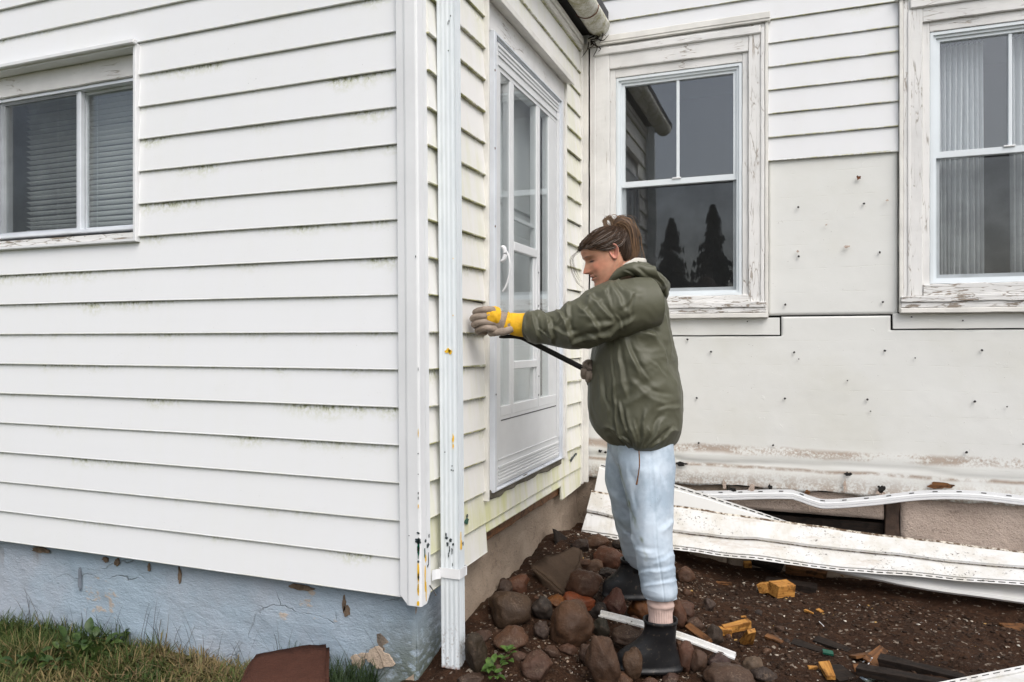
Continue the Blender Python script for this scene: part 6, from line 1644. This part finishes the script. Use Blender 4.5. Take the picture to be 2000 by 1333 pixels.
# ---- socks, boots
b = B('ribbed_sock'); p = b.pos()
M['sock'] = b.done(b.mix(b.rng(b.noise(p, 30, 4, .6), .3, .7), (.60, .45, .40), (.52, .38, .33)), .9, b.bump(b.noise(p, 400, 2, .5), .3, .002), spec=.2)
V, Fc = ring_loft([tuple(D(1290, 1150, 2.714)) + (.045, .045), tuple(D(1290, 1180, 2.714)) + (.046, .046), tuple(D(1290, 1196, 2.714)) + (.043, .043), tuple(D(1291, 1225, 2.714)) + (.043, .043)], 96, lambda V, th, s: .0016 * np.sin(th * 30) * sstep(.35, .45, s) + .004 * np.exp(-((s - .30) / .06) ** 2) + .002 * vnoise(V * 50), n=40)
add('sock', mesh(V, Fc, D(1290, 1225, 2.714), True), M['sock'], person, D(1290, 1225, 2.714))
b = B('black_rubber'); p = b.pos(); n2 = b.noise(p, 20, 5, .65)
cc = b.mix(b.ma('MULTIPLY', b.rng(b.noise(p, 60, 4, .7), .58, .68), .55), (.014, .014, .015), (.10, .08, .06))
M['rubber'] = b.done(cc, b.rng(n2, .3, .7, .30, .5), b.bump(n2, .15, .003), spec=.28)
def boot(c0, yaw, hgt=.185, L=1., name='boot'):
    """c0: under the ankle on the ground; the toe points along -camera right, turned by yaw"""
    fw = -RV * math.cos(yaw) + FV * math.sin(yaw); sd = np.cross(UV, fw)
    zs = [0, .006, .014, .0145, .030, .050, .066, .080, .095, .112, .130, .155, hgt - .012, hgt - .010, hgt, hgt + .001, hgt - .004, hgt - .05]
    fr = [.178, .184, .186, .180, .181, .178, .165, .140, .108, .080, .064, .056, .057, .061, .061, .058, .054, .050]
    bk = [-.078, -.082, -.083, -.077, -.074, -.070, -.066, -.062, -.059, -.057, -.057, -.059, -.061, -.065, -.065, -.062, -.058, -.052]
    hw = [.044, .047, .048, .043, .045, .045, .044, .042, .041, .042, .044, .047, .050, .054, .054, .051, .047, .043]
    nu = 72; V = []
    for z, f, k, w in zip(zs, fr, bk, hw):
        f = f if f < .07 else .07 + (f - .07) * L
        for j in range(nu):
            t = 2 * math.pi * j / nu; cx = (f + k) / 2; a = (f - k) / 2
            x = cx + a * math.cos(t); ww = w * abs(math.sin(t)) ** .8 * (1 if math.sin(t) > 0 else -1)
            ww *= 1.0 + .10 * math.cos(t) * (1 if z < .07 else 0)
            lift = .012 * max(0, (x - .10) / .08) ** 2 if z < .06 else 0
            V.append(np.asarray(c0) + fw * x + sd * ww + UV * (z + lift))
    V = np.array(V); V += .0018 * np.stack([fbm(V * 30, 2), fbm(V * 30 + 9, 2), 0 * V[:, 0]], -1)
    n = len(zs); Fc = [(i * nu + j, i * nu + (j + 1) % nu, (i + 1) * nu + (j + 1) % nu, (i + 1) * nu + j) for i in range(n - 1) for j in range(nu)] + [tuple(range(nu - 1, -1, -1)), tuple((n - 1) * nu + j for j in range(nu))]
    me = mesh(V, Fc, c0); recalc(me); me.shade_smooth()
    return add(name, me, M['rubber'], person, c0)
boot(D(1289, 1308, 2.715), .04, .188, .80)
boot(D(1240, 1166, 3.15), .10, .165, .62)
# ---- gloves
M['glove'] = m_plain('beige_leather', (.34, .275, .225), .75, .14, 30, .5, 160, .003, dark=(.20, .155, .12))
M['gyel'] = m_plain('yellow_cotton', (.80, .44, .012), .8, .1, 30, .5, 140, .003)
def chain(mb_, pts, rad, seg=14, n=22):
    R = [tuple(D(*p_)) + (r, r) for p_, r in zip(pts, rad)]
    e0, e1 = np.array(R[0][:3]), np.array(R[-1][:3]); d1 = e1 - np.array(R[-2][:3]); d1 /= np.linalg.norm(d1)
    R.append(tuple(e1 + d1 * rad[-1] * .6) + (rad[-1] * .75,) * 2); R.append(tuple(e1 + d1 * rad[-1] * .95) + (rad[-1] * .25,) * 2)
    V, Fc = sweep(R, n, seg, up=np.array((.15, .25, .95)), off=lambda V, th, s: .0012 * ridged(V * 60, 2)); mb_.put(V, Fc)
gl = MB()
for i in range(4):      # index on top, little finger lowest; bent at the knuckles and curling round the board edge
    y = 606 + i * 11.8; l = (2, -3, -1, 6)[i]
    chain(gl, [(975, 614 + i * 8, 2.80), (962, y - 1, 2.782), (947 + l * .6, y - 2, 2.776), (934 + l, y, 2.788), (927 + l, y + 3, 2.812), (930 + l, y + 6, 2.838), (942 + l, y + 7, 2.850)], (.0140, .0136, .0130, .0126, .0120, .0112, .010), 16, 34)
chain(gl, [(1000, 640, 2.785), (984, 646, 2.780), (970, 648, 2.785), (958, 650, 2.80)], (.0150, .0150, .0135, .0115))
V, Fc = sweep([tuple(D(*p_)) + r for p_, r in zip([(1012, 633, 2.806), (998, 632, 2.803), (984, 629, 2.803), (970, 626, 2.808), (958, 625, 2.815)], [(.030, .026), (.034, .030), (.038, .032), (.038, .030), (.028, .02)])], 36, 40, up=FV, off=lambda V, th, s: .0022 * ridged(V * 34, 2)); gl.put(V, Fc)
go = D(985, 630, 2.8); glove = add('glove', gl.make(go, True, True), M['glove'], person, go)
V, Fc = sweep([tuple(D(*p_)) + r for p_, r in zip([(973, 619, 2.806), (966, 618, 2.802), (957, 617, 2.800), (950, 616, 2.802)], [(.034, .034), (.038, .0385), (.036, .037), (.030, .030)])], 24, 40, up=FV, off=lambda V, th, s: .0026 * ridged(V * 60 + 3, 2), ends=(0, 0)); add('knuckle_strap', mesh(V, Fc, go, True), M['gyel'], glove, go)
V, Fc = sweep([tuple(D(*p_)) + r for p_, r in zip([(986, 628, 2.803), (993, 630, 2.804), (999, 631, 2.805), (1010, 633, 2.806), (1025, 634, 2.806)], [(.040, .037), (.037, .035), (.041, .036), (.043, .036), (.046, .038)])], 40, 48, up=FV, off=lambda V, th, s: .0020 * ridged(V * 70, 2) * (1 - sstep(.3, .5, s)), ends=(0, 0)); add('cuff', mesh(V, Fc, go, True), M['gyel'], glove, go)
g2_ = MB()
for i in range(4):
    t = i * .021; c0 = np.array((1147, 723, 2.865)); 
    bx = 1142 + i * 9.5; by = 721 + i * 4.6; z = 2.868
    chain(g2_, [(bx + 1, by + 12, z + .03), (bx - 1, by + 13, z + .002), (bx - 2, by + 5, z - .021), (bx, by - 6, z - .022), (bx + 2, by - 12, z - .002), (bx + 3, by - 9, z + .018)], (.0125, .0125, .0120, .0115, .0105, .0095), 12, 20)
chain(g2_, [(1160, 716, 2.91), (1152, 708, 2.885), (1143, 710, 2.868)], (.015, .014, .012), 12, 16)
V, Fc = sweep([tuple(D(1176, 738, 2.93)) + (.030, .026), tuple(D(1165, 734, 2.912)) + (.036, .026), tuple(D(1150, 729, 2.897)) + (.034, .018)], 20, 24, up=FV); g2_.put(V, Fc)
go2 = D(1155, 730, 2.87); add('glove', g2_.make(go2, True, True), M['glove'], person, go2)
# ---- crowbar
BAR = [(1196, 747, 2.866, .0095, .0065), (1146, 722, 2.862, .0105, .0065), (1085, 691, 2.850, .0105, .0065), (1036, 666, 2.842, .0105, .007), (1021, 658.5, 2.840, .0105, .0085), (1010, 656.5, 2.840, .0088, .0125), (996, 656, 2.842, .0078, .017), (984, 656.5, 2.845, .0075, .019), (976, 657.5, 2.847, .0035, .020)]
V, Fc = sweep([tuple(D(x, y, z)) + (ra, rb) for x, y, z, ra, rb in BAR], 70, 24, up=FV, power=.45)
b = B('blackened_steel'); p = b.pos(); n2 = b.noise(p, 30, 4, .65)
M['steel'] = b.done(b.mix(b.rng(n2, .5, .7), (.012, .011, .012), (.035, .022, .018)), b.rng(n2, .3, .7, .32, .5), b.bump(n2, .1, .002), spec=.55, metal=.3)
co = D(1146, 722, 2.862); add('crowbar', mesh(V, Fc, co, True), M['steel'], None, co, 'black steel crowbar with a flat claw held by the gloved hand', 'crowbar')
